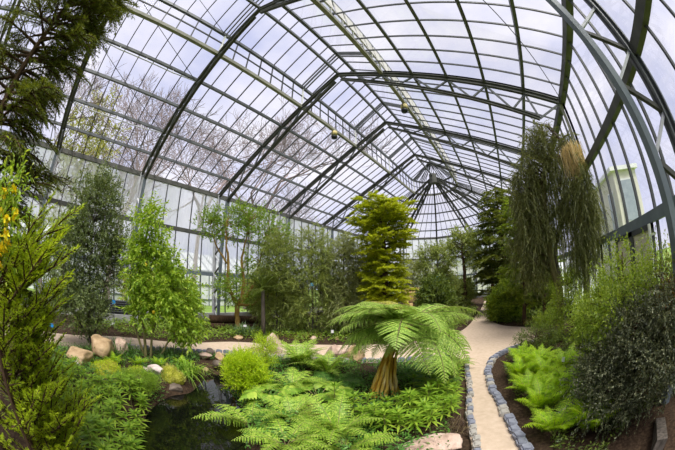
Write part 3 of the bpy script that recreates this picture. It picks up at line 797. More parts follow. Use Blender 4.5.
def conifer(name, label, base, trunk, branches, lmat, bark, seed, sp, group=None, cat='conifer'):
    """branches: (start height, azimuth, elevation, length); sprays hang along each."""
    r = np.random.default_rng(seed)
    t = thing(name, label, cat, base, group)
    pts, rad = trunk; c = densify(pts, 5); sm = MB()
    tube(sm, c, np.interp(np.linspace(0, 1, len(c)), np.linspace(0, 1, len(rad)), rad), 10); sm.build('trunk', bark, t, True)
    br = MB(); fo = MB(); tw = MB() if sp.get('tw', True) else None
    for h, az, el, Lb in branches:
        a = np.array([np.interp(h, c[:, 2], c[:, i]) for i in range(3)])
        d = np.array([math.cos(az) * math.cos(el), math.sin(az) * math.cos(el), math.sin(el)])
        b = a + d * Lb; b[2] -= sp.get('sag', .1) * Lb
        cc = bez(a, a + d * Lb * .55, b, 8); tube(br, cc, np.linspace(.022, .005, 8) * sp.get('br', 1), 5, cap=False)
        n = max(2, int(sp['per_m'] * Lb)); ti = np.linspace(sp.get('from', .25), 1, n)
        A = np.stack([np.interp(ti, np.linspace(0, 1, 8), cc[:, i]) for i in range(3)], 1)
        T = unit(np.stack([np.interp(ti, np.linspace(0, 1, 8), np.gradient(cc[:, i])) for i in range(3)], 1))
        s = unit(np.cross(T, [0, 0, 1.])) * np.where(np.arange(n) % 2 == 0, 1, -1)[:, None]
        D = T + s * r.uniform(.4, 1.1, (n, 1)) + .25 * r.normal(size=(n, 3)); D[:, 2] += sp.get('rise', .1); D[-1] = T[-1]
        spray_set(fo, tw, A, D, sp['L'] * (1.1 - .4 * ti) * r.uniform(.8, 1.2, n), sp['nside'], sp['nl'], sp['ll'], sp['lw'], int(r.integers(1e6)), sp.get('droop', .15))
    br.build('branches', bark, t, True)
    if tw: tw.build('twigs', bark, t)
    fo.build('foliage', lmat, t); return t

r0 = random.Random(3)
# branches of the dark conifer: chiefly high up, reaching out over the view
B = []
for k in range(130):
    h = 1.75 + 3.95 * (k / 129)
    B.append((h, r0.uniform(.7, 2.7) if k % 5 > 1 else r0.uniform(-2.6, .6), r0.uniform(-.1, .45), r0.uniform(.45, 1.0) * (1.15 if h < 3.2 else .9)))
conifer('conifer_tree', 'tall dark green conifer overhanging the view, trunk at the very edge by the yellow flowers', (2.4, -1.5, 0), ([(0, 0, -.05), (.02, 0, 1.5), (-.02, .05, 3), (0, .05, 4.5), (.03, .05, 5.9)], [.08, .07, .055, .035, .015]), B,
        L['conifer_dark'], M['bark_brown'], 11, dict(per_m=17, L=.38, nside=12, nl=10, ll=.036, lw=.010, droop=.25, rise=.0))
B = []
for k in range(110):
    h = .2 + 1.75 * (k / 109)
    B.append((h, r0.uniform(.7, 2.4) if k % 3 else r0.uniform(-1, 2.9), r0.uniform(.3, .85), r0.uniform(.4, .85)))
conifer('feathery_conifer', 'yellow-green feathery conifer with rising plume-like sprays, close below the dark conifer', (2.95, -.80, 0), ([(0, 0, -.05), (.01, .02, .8), (0, 0, 1.6), (.03, .05, 2.2)], [.04, .032, .022, .008]), B,
        L['conifer_yellow'], M['bark_brown'], 12, dict(per_m=14, L=.25, nside=12, nl=11, ll=.026, lw=.008, droop=.02, rise=.35, sag=-.15, br=.45))
# yellow flowering shrub
t = plant('flowering_shrub', 'small shrub with clusters of yellow flowers between the two conifers', 'shrub', (3.50, -.66, 0), [([(0, 0, -.03), (0, .03, 1.2), (.03, .05, 2.4)], [.02, .015, .006])], [((.06, .1, 2.25), (.08, .10, .32), 16)],
      L['citrus'], M['bark_brown'], dict(n=4, L=.13, nl=7, ll=.05, lw=.016, up=.3), seed=13, limb_r=.006)
rf = np.random.default_rng(5)
for k in range(12):
    p = np.array([.10, .14, 2.02 + .42 * k / 11]) + rf.normal(0, .04, 3); mb = MB()
    blades(mb, p + rf.normal(0, .012, (26, 3)), rand_dirs(26, rf), rand_dirs(26, rf), .028, .02, DIAMOND)
    mb.build('flower_cluster', M['yellow_flower'], t)

# B  grey-green small-leaved tree
plant('grey_green_tree', 'dense grey-green small-leaved tree between the dark conifer and the citrus tree', 'tree', (-3.1, .5, 0),
      [([(0, 0, -.05), (.05, 0, .9), (-.03, .05, 2.2), (.05, 0, 4.3)], [.06, .05, .035, .01]), ([(.03, .05, .1), (.2, .4, 1.2), (.1, .7, 2.6)], [.035, .028, .01]), ([(0, -.05, .1), (-.05, -.5, 1.0), (0, -.9, 1.9)], [.035, .026, .01])],
      [((0, .05, 3.55), (.8, .85, 1.45), 130), ((0, -.7, 2.2), (.7, .75, 1.2), 100), ((.05, .7, 2.6), (.7, .65, 1.0), 70), ((.1, -.4, 1.2), (.8, 1.05, .75), 95)],
      L['grey_green'], M['bark_grey'], dict(n=6, L=.28, nl=13, ll=.08, lw=.034, up=.2, scatter=.14, dens=1.25), seed=21, limb_r=.012)
# C  citrus
plant('citrus_tree', 'bright green citrus-like tree with a few yellow fruits standing over the pond bank', 'tree', (-1.9, 1.95, 0),
      [([(0, 0, -.05), (-.05, .05, .9), (-.1, -.05, 2.2), (.1, .15, 4.0)], [.045, .04, .03, .008]), ([(.12, .1, -.05), (.15, .3, .9), (.25, .65, 2.0)], [.04, .032, .01]), ([(-.1, .05, -.05), (-.15, -.2, .9), (-.15, -.3, 2.1)], [.035, .028, .01]), ([(.2, .3, -.05), (.3, .6, .5), (.45, 1.0, 1.0)], [.03, .025, .01])],
      [((.05, .1, 3.3), (.42, .42, .85), 46), ((.1, .25, 2.35), (.65, .65, .85), 95), ((.3, .75, 1.7), (.65, .75, .75), 80), ((.1, .2, 1.4), (.5, .45, .5), 40), ((.45, 1.1, 1.0), (.35, .45, .5), 30)],
      L['citrus'], M['bark_olive'], dict(n=4, L=.30, nl=9, ll=.125, lw=.050, up=.15, scatter=.12, bend=.3, fold=.1, dens=1.05), seed=22, limb_r=.010,
      fruit=('fruit', M['yellow_fruit'], [(.32, .0, 2.42), (.42, .45, 2.15), (.40, .62, 2.5), (.45, .2, 1.3)], .045))
# D  multi-stemmed orange bark tree
plant('orange_barked_tree', 'airy multi-stemmed tree with peeling orange bark beyond the back path', 'tree', (-4.9, 7.2, 0),
      [([(0, 0, -.05), (-.02, 0, .8), (.02, .05, 1.3)], [.13, .12, .11]), ([(0, .05, 1.2), (-.15, -.35, 2.0), (-.1, -.45, 3.2), (-.2, -.6, 4.6)], [.10, .085, .06, .02]), ([(.02, .05, 1.2), (.1, .3, 2.1), (.0, .25, 3.3), (.2, .5, 5.0)], [.09, .075, .055, .015]), ([(.05, .1, 1.2), (.25, .8, 2.2), (.35, 1.0, 3.2), (.6, 1.3, 4.6)], [.075, .065, .045, .012]), ([(.05, 0, 1.25), (.35, .6, 1.25), (.7, 1.1, 1.7), (1.0, 1.5, 1.75)], [.06, .05, .04, .015]), ([(-.1, -.5, 3.0), (-.3, -1.0, 3.8), (-.4, -1.3, 4.6)], [.05, .035, .012])],
      [((-.1, -.5, 4.9), (.9, .95, .75), 60), ((.3, .8, 4.9), (.9, 1.0, .8), 60), ((.8, 1.7, 4.3), (.7, .8, .9), 50), ((-.3, -1.3, 4.6), (.5, .6, .6), 26), ((.1, .2, 2.0), (1.0, 1.3, .7), 70), ((.4, 1.0, 3.3), (.6, .8, .5), 20)],
      L['multi'], M['bark_orange'], dict(n=5, L=.36, nl=9, ll=.12, lw=.05, up=.2, scatter=.14, bend=.2, dens=.85), seed=23, stem_name='stem', limb_r=.018)
# E  feathery shrubs in a row behind the back path
fe = [((-3.55, 8.3), 4.4, .85, 'feather', 'olive feathery shrub nearest the orange-barked tree'), ((-2.3, 9.2), 4.6, 1.0, 'feather', 'tallest olive feathery shrub, second from the orange-barked tree'),
      ((-1.25, 10.1), 4.3, .85, 'feather_grey', 'grey feathery shrub with weeping tips, second from the golden tree'), ((-.45, 10.8), 3.9, .8, 'feather_grey', 'grey-green feathery shrub right beside the golden tree')]
for k, ((x, y), h, w, lm, lb) in enumerate(fe):
    plant('feathery_shrub', lb + ', behind the back path', 'shrub', (x, y, gz(x, y)),
          [([(0, 0, -.05), (.05, 0, h * .3), (-.05, .05, h * .6), (.05, 0, h * .92)], [.05, .04, .03, .006]), ([(.05, .05, 0), (.2, .25, h * .3), (.3, .35, h * .7)], [.035, .025, .006]), ([(-.05, 0, 0), (-.25, -.2, h * .3), (-.35, -.3, h * .65)], [.035, .025, .006])],
          [((0, 0, h * .72), (w * .85, w * .85, h * .27), 120), ((0, 0, h * .36), (w, w, h * .34), 170)],
          L[lm], M['bark_grey'], dict(n=5, L=.5, nl=16, ll=.12, lw=.026, dens=.95, ang=38, up=.1 - .25 * (k > 1), droop=.25 + .2 * (k > 1), prof=NEEDLE, spread=.8, scatter=.1), group='feathery shrubs behind the back path', seed=30 + k, limb_r=.012)
# dark strappy palm among them
def strap_palm(name, label, loc, h, n, L0, Wd, mat, bark, seed):
    r = np.random.default_rng(seed); t = thing(name, label, 'palm', (*loc, gz(*loc)))
    mb = MB(); tube(mb, [(0, 0, -.05), (.03, 0, h * .5), (0, .03, h)], [.09, .08, .07], 10); mb.build('trunk', bark, t, True)
    for k in range(n):
        az = k * 2.4 + r.uniform(-.2, .2); el = math.radians(r.uniform(5, 80)); d = np.array([math.cos(az) * math.cos(el), math.sin(az) * math.cos(el), math.sin(el)])
        mb = MB(); m = 26; s = unit(np.cross(d, [0, 0, 1.])); tt = np.linspace(.15, 1, m); Lr = L0 * r.uniform(.8, 1.1)
        c = np.array([0, 0, h]) + d * (Lr * tt)[:, None]; c[:, 2] -= .4 * Lr * tt ** 2
        tube(mb, np.concatenate([[[0, 0, h]], c[::5]]), np.linspace(.014, .004, len(c[::5]) + 1), 4, cap=False)
        for sg in (-1, 1):
            dd = unit(d * .7 + s * sg + np.array([0, 0, -.25])); blades(mb, c, np.repeat(dd[None], m, 0), (0, 0, 1.), Wd * np.sin(np.pi * (.12 + .8 * tt)), .03, LANCE, .15)
        mb.build('frond', mat, t)
    return t
strap_palm('cycad', 'dark strappy palm-like plant between the orange-barked tree and the feathery shrubs', (-3.1, 7.15), 1.9, 15, 1.25, .38, L['dark'], M['bark_grey'], 41)
# F  golden columnar tree
B = []
for k in range(150):
    h = 1.35 + 3.95 * (k / 149)
    lb = 1.15 if h > 3.35 else .8
    if h > 4.9: lb = 1.15 - (h - 4.9) * .9
    if 2.7 < h < 3.3: lb = .62
    B.append((h, k * 2.4 + r0.uniform(-.3, .3), r0.uniform(.0, .5), lb * r0.uniform(.7, 1.1)))
conifer('golden_tree', 'golden-green columnar tree with a broad layered head in the middle of the house', (.9, 9.55, 0), ([(0, 0, -.05), (.03, 0, 1.5), (0, .03, 3.2), (.02, 0, 5.2)], [.12, .11, .09, .03]), B,
        L['gold'], M['bark_brown'], 42, dict(per_m=13, L=.38, nside=10, nl=7, ll=.075, lw=.030, droop=.15, rise=.05, tw=False, **{'from': .2}))
# G  shrubs and trees at the dome end
fl = dict(n=5, L=.55, nl=13, ll=.17, lw=.05, dens=1.2, ang=45, up=.1, droop=.2, scatter=.12)
plant('olive_tree', 'soft olive-green tree in front of the dome end, with a blue sign before it', 'tree', (.5, 19.5, .05),
      [([(0, 0, -.05), (.1, 0, 1.5), (0, .1, 3.2), (.1, 0, 4.9)], [.09, .08, .05, .01]), ([(0, 0, .2), (-.6, .1, 1.8), (-.9, 0, 3.2)], [.05, .04, .01])],
      [((0, 0, 3.4), (1.3, 1.1, 1.6), 110), ((.3, 0, 1.6), (1.3, 1, 1.3), 90)], L['feather'], M['bark_grey'], fl, seed=51)
plant('pale_shrub', 'pale airy shrub at the back of the dome end beside the golden tree', 'shrub', (-2.2, 21.5, .05),
      [([(0, 0, -.05), (.1, 0, 1.5), (0, .1, 3.6)], [.06, .05, .01])], [((0, 0, 2.6), (1.5, 1.2, 1.9), 90)], L['feather_grey'], M['bark_grey'], fl, seed=52)
plant('slender_tree', 'slender dark-trunked tree beside the far end of the path', 'tree', (2.75, 17.4, .05),
      [([(0, 0, -.05), (.05, 0, 1.8), (0, .05, 3.6), (0, 0, 5.0)], [.13, .12, .08, .02])],
      [((0, 0, 4.2), (1.0, .9, .9), 60), ((-.3, 0, 1.0), (.9, .8, .8), 40)], L['feather'], M['bark_brown'], fl, seed=53)
B = []
for k in range(80):
    h = .9 + 6.2 * (k / 79)
    B.append((h, k * 2.4 + r0.uniform(-.3, .3), r0.uniform(-.1, .35), (2.0 - 1.5 * max(0, (h - 3.4) / 3.8)) * r0.uniform(.7, 1)))
conifer('far_conifer', 'tall dark green conifer where the path turns out of sight, its top bronze', (5.35, 16.6, .03), ([(0, 0, -.05), (.05, 0, 2.5), (0, .05, 5), (0, 0, 7.3)], [.16, .14, .09, .02]), B,
        L['far_con'], M['bark_brown'], 54, dict(per_m=8, L=.75, nside=11, nl=9, ll=.13, lw=.05, droop=.15, tw=False, **{'from': .2}))
B = []
for k in range(70):
    h = .7 + 4.3 * (k / 69)
    B.append((h, k * 2.4 + r0.uniform(-.3, .3), r0.uniform(.1, .6), (1.15 - .75 * (k / 69)) * r0.uniform(.75, 1.1)))
conifer('fresh_conifer', 'broad fresh green bushy conifer between the round bushes and the weeping tree', (6.15, 11.95, .05), ([(0, 0, -.05), (.05, 0, 1.5), (0, .05, 3), (0, 0, 5.1)], [.09, .08, .05, .01]), B,
        L['bright_con'], M['bark_brown'], 55, dict(per_m=11, L=.5, nside=11, nl=8, ll=.09, lw=.034, droop=.1, rise=.15, tw=False, **{'from': .15}))
B = []
for k in range(60):
    h = .6 + 3.5 * (k / 59)
    B.append((h, k * 2.4 + r0.uniform(-.3, .3), r0.uniform(.2, .7), (.85 - .5 * (k / 59)) * r0.uniform(.75, 1.1)))
conifer('fresh_conifer', 'slim fresh green conifer close beside the weeping tree, on the path edge', (6.95, 11.2, .05), ([(0, 0, -.05), (.05, 0, 1.5), (0, .05, 3), (0, 0, 4.2)], [.07, .06, .04, .01]), B,
        L['bright_con'], M['bark_brown'], 59, dict(per_m=11, L=.45, nside=11, nl=8, ll=.08, lw=.032, droop=.1, rise=.15, tw=False, **{'from': .15}))
plant('dark_evergreen', 'dark evergreen tree shading the far end of the path', 'tree', (4.3, 21.5, .05),
      [([(0, 0, -.05), (.1, 0, 2), (0, 0, 5)], [.15, .13, .03]), ([(.6, .3, -.05), (.6, .3, 2), (.5, .3, 4)], [.12, .10, .03])],
      [((0, 0, 4.0), (2.0, 1.5, 2.0), 130), ((1.2, .3, 1.7), (1.2, 1.2, 1.4), 70)], L['dark'], M['bark_brown'], fl, seed=56)
plant('round_bush', 'rounded deep green bush at the fork of the sandy path', 'bush', (5.3, 13.35, .02),
      [([(0, 0, -.05), (.05, 0, .5), (0, .05, 1.0)], [.05, .04, .01]), ([(0, 0, 0), (.3, .1, .5), (.5, .1, .9)], [.03, .025, .01])],
      [((0, 0, .72), (.85, .75, .68), 150)], L['bright_con'], M['bark_brown'], dict(n=6, L=.25, nl=9, ll=.10, lw=.05, up=.3, scatter=.08, dens=2), seed=57, limb_r=.01)
plant('round_bush', 'fresh green leafy bush behind the rounded bush at the path fork', 'bush', (6.0, 13.9, .02),
      [([(0, 0, -.05), (.05, 0, .7), (0, .05, 1.4)], [.05, .04, .01])],
      [((0, 0, 1.15), (.95, .75, .95), 130)], L['bright_con'], M['bark_brown'], dict(n=6, L=.28, nl=9, ll=.12, lw=.05, up=.35, scatter=.08, dens=2), seed=58, limb_r=.01)
grass('straw_grass', 'straw-coloured grass tuft at the foot of the round bush, on the path edge', (6.35, 11.75), 130, .5, .012, L['grass_tan'], seed=60, spread=.16)
grass('straw_grass', 'straw-coloured grass tuft nearer the weeping tree, on the path edge', (7.05, 11.3), 130, .45, .012, L['grass_tan'], seed=61, spread=.16)
grass('spiky_shrub', 'grey twiggy spiky shrub left of the far path, behind the tree fern', (3.0, 13.6), 150, 1.15, .02, L['feather_grey'], bend=.2, seed=62, spread=.22, lean=(20, 85), cat='shrub')
grass('spiky_shrub', 'low dark spiky mound farther along the far path', (3.1, 15.2), 160, .7, .025, L['dark'], bend=.3, seed=63, spread=.35, cat='shrub')
# ruined timber stump box at the back
t = thing('log_stump', 'broad hollow yellowed log stump before the dome end', 'stump', (-.45, 17.0, gz(-.45, 17)))
mb = MB(); aa = np.linspace(0, 2 * PI, 15)[:-1]
for a in aa:
    rr = .62 + .07 * math.sin(5 * a); hh = 1.55 + .22 * math.sin(3 * a + 1) - (.9 if 4.35 < a < 5.1 else 0)
    tube(mb, [(rr * 1.12 * math.cos(a), rr * .7 * math.sin(a), -.05), (rr * math.cos(a), rr * .6 * math.sin(a), hh * .5), (rr * .97 * math.cos(a), rr * .6 * math.sin(a), hh)], [.19, .16, .13], 8)
mb.build('hollow_trunk', M['wood'], t, True)
mb = MB(); tube(mb, [(-.7, -.3, 1.62), (0, -.36, 1.72), (.72, -.28, 1.66)], [.11, .13, .10], 8); mb.build('fallen_limb', M['wood'], t, True)
mb = MB(); tube(mb, [(0, 0, .02), (0, 0, .9)], [.45, .3], 12); mb.build('dark_core', M['bark_brown'], t)

# I  weeping tree
def weeping():
    r = np.random.default_rng(71)
    t = thing('weeping_tree', 'big weeping tree with curtains of hanging dark strands against the right-hand glass', 'tree', (7.3, 9.2, .0))
    stems = [([(0, 0, -.05), (-.05, 0, 1.2), (-.35, .05, 2.6), (-.3, 0, 4.2), (.1, -.15, 5.8), (.3, -.3, 6.6)], [.15, .13, .12, .10, .06, .02]),
             ([(.85, -.55, -.05), (.80, -.5, 1.5), (.82, -.6, 3.2), (.92, -.75, 5.0), (.75, -.6, 6.0), (.4, -.45, 6.7)], [.12, .11, .11, .10, .06, .02]),
             ([(.05, 0, 1.5), (-.15, .1, 2.6), (.3, .05, 3.6), (.4, -.1, 4.6)], [.08, .07, .055, .02])]
    cs = []
    for p, rad in stems:
        c = densify(p, 6); cs.append(c); mb = MB(); tube(mb, c + r.normal(0, .012, c.shape), np.interp(np.linspace(0, 1, len(c)), np.linspace(0, 1, len(rad)), rad), 9); mb.build('trunk', M['bark_olive'] if len(cs) == 1 else M['bark_grey'], t, True)
    S = np.concatenate(cs)
    el = [((.1, -.2, 6.3), (.75, .8, .55), 60), ((-.3, .1, 5.4), (.9, 1.0, .8), 110), ((-1.0, .35, 4.7), (.55, .75, .8), 60), ((.55, -.55, 5.0), (.6, .8, 1.0), 70), ((.8, -1.05, 5.65), (.22, .35, .4), 26), ((-.5, .1, 3.7), (.95, .9, .8), 90), ((.65, -.65, 3.7), (.5, .75, .9), 60), ((.85, -1.5, 3.9), (.35, .5, 1.2), 60), ((-1.0, .5, 3.4), (.8, .8, .7), 70), ((.6, -.9, 2.5), (.55, .8, .7), 50), ((-.9, .3, 2.5), (.6, .6, .5), 36)]
    br = MB(); fo = MB(); P = []
    for c, rad, n in el:
        n = int(n * 1.25)
        v = rand_dirs(n, r) * r.uniform(.2, 1, (n, 1)) ** .5; P.append(np.array(c) + v * np.array(rad))
    P = np.concatenate(P); P[:, 0] = np.minimum(P[:, 0], 1.02)
    for p in P:
        i = np.argmin(np.linalg.norm(S - p, axis=1) + np.where(S[:, 2] > p[2] - .1, .8, 0)); a = S[i]
        tube(br, bez(a, (a + p) / 2 + [0, 0, .35], p, 6), np.linspace(.016, .004, 6), 4, cap=False)
    br.build('branches', M['bark_brown'], t, True)
    hi = P[:, 2] > 5.1; n = 6
    for q_, m_ in ((P[hi], 3), (P[~hi], 0)):
        for j in range(m_):
            d = r.normal(0, 1, q_.shape) + [0, 0, -.1]; bud(fo, q_, d, r.uniform(.3, .6, len(q_)), 16, .085, .020, 40, .45, NEEDLE, 0, 0, 40 + j)
    P0 = P; P = np.concatenate([P[~hi], P[hi][::3]])
    st = np.repeat(P, n, 0) + r.normal(0, .07, (len(P) * n, 3))
    d = r.normal(0, .35, st.shape); d[:, 2] = -1
    bud(fo, st, d, r.uniform(.3, 1.35, len(st)), 26, .095, .020, 32, 0, NEEDLE, 0, 0, 3)
    P = P0; d = r.normal(0, 1, P.shape) + [0, 0, .25]
    bud(fo, P, d, .3, 16, .09, .022, 40, .3, NEEDLE, 0, 0, 4)
    fo.build('hanging_foliage', L['weep'], t)
    # skirt of dead straw-coloured strands under the crown
    mb = MB(); q = np.array([.80, -1.2, 5.4]) + r.normal(0, 1, (900, 3)) * [.16, .18, .08]
    d = r.normal(0, .16, q.shape); d[:, 2] = -1
    blades(mb, q, d, rand_dirs(900, r), r.uniform(.5, .95, 900), .02, NEEDLE); mb.build('dead_skirt', M['dead_frond'], t)
weeping()
plant('leaning_shrub', 'thin-leaved green shrub under the weeping tree, leaning over the path', 'shrub', (7.5, 8.2, .05),
      [([(0, 0, -.05), (-.1, 0, .7), (-.2, .1, 1.5)], [.04, .03, .01])], [((-.1, 0, 1.2), (.6, .5, .8), 60)], L['shrub_light'], M['bark_brown'], dict(n=5, L=.3, nl=9, ll=.08, lw=.025, up=.2, scatter=.08), seed=72, limb_r=.008)

# J  right-hand foreground shrubs
plant('silver_shrub', 'big dark silvery small-leaved shrub at the near right corner', 'shrub', (7.35, 3.2, .05),
      [([(0, 0, -.05), (-.1, .05, .5), (-.2, .1, 1.1)], [.045, .04, .015]), ([(.05, 0, 0), (.15, -.15, .6), (.1, -.2, 1.2)], [.04, .03, .01]), ([(0, .05, 0), (-.35, .3, .35), (-.55, .5, .7)], [.035, .03, .01]), ([(-.02, -.05, 0), (-.35, -.15, .30), (-.55, -.2, .45)], [.03, .025, .01])],
      [((.0, .05, 1.0), (.55, .6, .45), 80), ((-.5, .4, .62), (.42, .45, .40), 60), ((.1, -.5, .8), (.45, .45, .5), 60), ((-.45, -.05, .42), (.45, .5, .25), 50), ((-.15, .35, 1.25), (.3, .35, .3), 25), ((.25, -.2, 1.35), (.25, .3, .3), 22)],
      L['grey_dark'], M['bark_brown'], dict(n=6, L=.30, nl=20, ll=.036, lw=.018, dens=1.35, up=.15, scatter=.10, droop=.15, spread=.9), seed=81, limb_r=.008)
plant('open_shrub', 'open light-green shrub rising above the silvery shrub before the cream doors', 'shrub', (7.5, 4.35, .05),
      [([(0, 0, -.05), (-.1, .05, .9), (0, .1, 2.1)], [.035, .03, .01]), ([(.05, .1, 0), (-.3, .5, .9), (-.35, .7, 1.7)], [.03, .025, .008]), ([(.1, -.3, 0), (.3, -.6, .9), (.35, -.8, 1.8)], [.03, .025, .008])],
      [((-.05, .1, 1.55), (.55, .65, .6), 55), ((-.4, .4, 1.15), (.5, .55, .5), 50), ((.3, -.7, 1.45), (.4, .5, .6), 45), ((-.35, -.5, 1.25), (.4, .4, .4), 40)],
      L['shrub_light'], M['bark_brown'], dict(n=5, L=.26, nl=11, ll=.058, lw=.026, dens=1.3, up=.5, scatter=.1), seed=82, limb_r=.007)
plant('reddish_shrub', 'brownish twiggy shrub beside the white downpipe', 'shrub', (7.95, 3.15, .05),
      [([(0, 0, -.05), (0, .05, .8), (.05, .1, 1.5)], [.035, .03, .008])], [((0, -.1, 1.25), (.35, .55, .45), 50)], L['red_tip'], M['bark_brown'], dict(n=6, L=.25, nl=12, ll=.045, lw=.019, dens=2, up=.35, scatter=.06), seed=83, limb_r=.007)
plant('mid_shrub', 'mid-green leafy shrub between the vivid ferns and the weeping tree', 'shrub', (7.6, 6.3, .05),
      [([(0, 0, -.05), (-.1, .05, .6), (-.1, .1, 1.2)], [.035, .03, .01]), ([(0, .1, 0), (-.35, .3, .5), (-.5, .5, .9)], [.03, .02, .008])],
      [((-.1, .0, .75), (.5, .6, .5), 60)], L['shrub_light'], M['bark_brown'], dict(n=6, L=.25, nl=10, ll=.07, lw=.03, dens=2, up=.35, scatter=.06), seed=84, limb_r=.008)
plant('low_dark_shrub', 'low very dark green shrub at the fork end of the vivid fern bed', 'shrub', (6.15, 7.3, .05),
      [([(0, 0, -.05), (0, 0, .3), (.05, 0, .6)], [.025, .02, .008])], [((0, 0, .35), (.6, .55, .35), 70)], L['dark'], M['bark_brown'], dict(n=5, L=.18, nl=10, ll=.04, lw=.016, up=.4, scatter=.05), seed=85, limb_r=.006)
plant('low_dark_shrub', 'dark shrub with upright tips beside the leaning shrub', 'shrub', (6.6, 7.9, .05),
      [([(0, 0, -.05), (0, 0, .4), (.05, 0, .9)], [.025, .02, .008])], [((0, 0, .5), (.5, .45, .45), 60)], L['bright_con'], M['bark_brown'], dict(n=5, L=.2, nl=10, ll=.05, lw=.016, up=.5, scatter=.05), seed=86, limb_r=.006)

# K  vivid ferns beside the path
fm = lambda nm, Lm, *a, **k: frond_mesh(nm, *a, mats=[Lm, M['bark_olive']], **k)
bedf = [fm('frond', L['bed'], .55, 20, .15, a0=70, a1=5, bip=True, seed=s, npin=7, wid=1.2, start=.2, stemr=.005) for s in (1, 2, 3)]
bw = ['nearest the viewer at the sett edge', 'second along the sett edge', 'third along the sett edge', 'fourth along the sett edge, where the path bends', 'at the far tip of the bed by the fork', 'in the inner row nearest the silvery shrub', 'in the inner row beside the white label', 'in the inner row next to the mid-green shrub', 'filling the middle of the bed, near end', 'filling the middle of the bed, far end', 'tucked under the silvery shrub', 'between the sett edge and the inner row']
bp = [(6.12, 3.25), (5.98, 3.95), (5.80, 4.65), (5.68, 5.5), (5.75, 6.45), (6.62, 3.75), (6.5, 4.6), (6.65, 5.5), (6.2, 4.4), (6.15, 5.25), (6.55, 3.1), (6.1, 5.95)]
for k, (p, wd) in enumerate(zip(bp, bw)):
    fern('vivid yellow-green fern ' + wd, p, bedf, 17, 'vivid ferns beside the sandy path', (-.35, .2), 100 + k, sc_=(.8, 1.25), child='frond')
lowbed = [fm('frond', L['shrub_light'], .45, 18, .11, a0=60, a1=0, bip=True, seed=s, npin=6, wid=1.2, start=.2, stemr=.004) for s in (5, 6)]
for k, (p, wd) in enumerate(zip([(6.75, 4.2), (6.9, 4.95), (6.9, 5.8), (6.35, 6.35)], ['under the silvery shrub', 'behind the white label', 'before the mid-green shrub', 'beside the low dark shrub'])):
    fern('softer mid-green fern ' + wd, p, lowbed, 15, 'softer ferns behind the vivid ones', (-.3, .2), 130 + k, sc_=(.9, 1.2))
# wooden post at the corner
mb = MB(); beam(mb, (7.62, 2.62, .02), (7.28, 2.0, .16), .15, .2); tag(mb.build('timber_beam', M['bark_grey']), 'weathered timber beam lying at the near right corner', 'beam')

# L  the big tree fern
TF = np.array([3.22, 4.45])
t = thing('tree_fern', 'large tree fern with a yellow fibrous trunk in the middle of the foreground', 'tree fern', (TF[0], TF[1], 0))
rr = np.random.default_rng(9)
mb = MB(); tc = densify([(0, 0, -.05), (-.03, -.02, .45), (.06, .04, .85), (.30, .16, 1.36)], 6)
tube(mb, tc, np.linspace(.115, .075, len(tc)), 12)
for k in range(15):
    a = k * 2 * PI / 15 + rr.uniform(-.15, .15); e = .12 + rr.uniform(0, .12); b0 = rr.uniform(.7, 1.2)
    base = tc[0] + np.array([math.cos(a) * (.13 + e), math.sin(a) * (.13 + e), -.02])
    m1 = np.array([math.cos(a) * .135, math.sin(a) * .135, rr.uniform(.3, .5)]) + [-.03, -.02, 0]
    top = np.array([np.interp(b0, tc[:, 2], tc[:, 0]) + math.cos(a) * .09, np.interp(b0, tc[:, 2], tc[:, 1]) + math.sin(a) * .09, b0])
    c = bez(base, m1, top, 9); c += rr.normal(0, .008, c.shape); tube(mb, c, np.linspace(.045, .022, 9) * rr.uniform(.7, 1.2), 7)
mb.build('trunk', M['fern_trunk'], t, True)
tfm = [frond_mesh('frond', 1.5, 31, .44, [L['tree_fern'], M['bark_olive']], a0=42, a1=-38, bip=True, seed=s, npin=18, wid=1.35, start=.10, stemr=.014, peak=.42, rdroop=.22) for s in (1, 2, 3)]
tfd = [frond_mesh('frond', 1.4, 30, .42, [L['tree_fern'], M['bark_olive']], a0=24, a1=-70, bip=True, seed=s, npin=18, wid=1.35, start=.10, stemr=.014, peak=.42, rdroop=.25) for s in (4, 5)]
old = frond_mesh('frond', 1.25, 32, .33, [L['fern_old'], M['bark_olive']], a0=48, a1=-25, bip=True, seed=8, npin=15, wid=1., start=.1, stemr=.012)
for k in range(42):
    az = k * 2.39996 + .3; lower = k % 5 in (1, 3)
    o = link('frond', (tfd[k % 2] if lower else tfm[k % 3]), t); o.location = (.30 + .06 * math.cos(az), .16 + .06 * math.sin(az), 1.36 - .08 * lower)
    s = rr.uniform(.85, 1.08); o.scale = (s, s, s); o.rotation_euler = (rr.uniform(-.25, .25), rr.uniform(-.12, .18), az)
    if math.cos(az + 1.75) > .86: o.data = tfm[k % 3]; o.rotation_euler = (rr.uniform(-.3, .3), -.38, az); o.scale = (.75, .75, .75)
    elif math.cos(az + .35) > .55 and k % 2: o.data = tfd[k % 2]; o.rotation_euler = (rr.uniform(-.3, .3), .12, az)
for az, p, m_ in ((-2.35, .05, 0), (-2.65, .2, 1), (-2.95, .0, 0), (3.05, .12, 1), (-2.5, -.15, 0)):
    o = link('frond', tfd[m_], t); o.location = (.26, .14, 1.30); o.rotation_euler = (rr.uniform(-.2, .2), p, az); o.scale = (.9, .9, .9)
for az, p, s in ((-1.75, .15, .55), (-2.05, .1, .62), (-1.4, .2, .5)):
    o = link('frond', tfd[1], t); o.location = (.28, .14, 1.28); o.rotation_euler = (rr.uniform(-.2, .2), p, az); o.scale = (s, s, s)
for az, p in ((2.45, -.1), (2.9, -.12)):
    o = link('old_frond', old, t); o.location = (.30, .16, 1.38); o.rotation_euler = (.1, p, az); o['label'] = 'ageing yellowish frond'

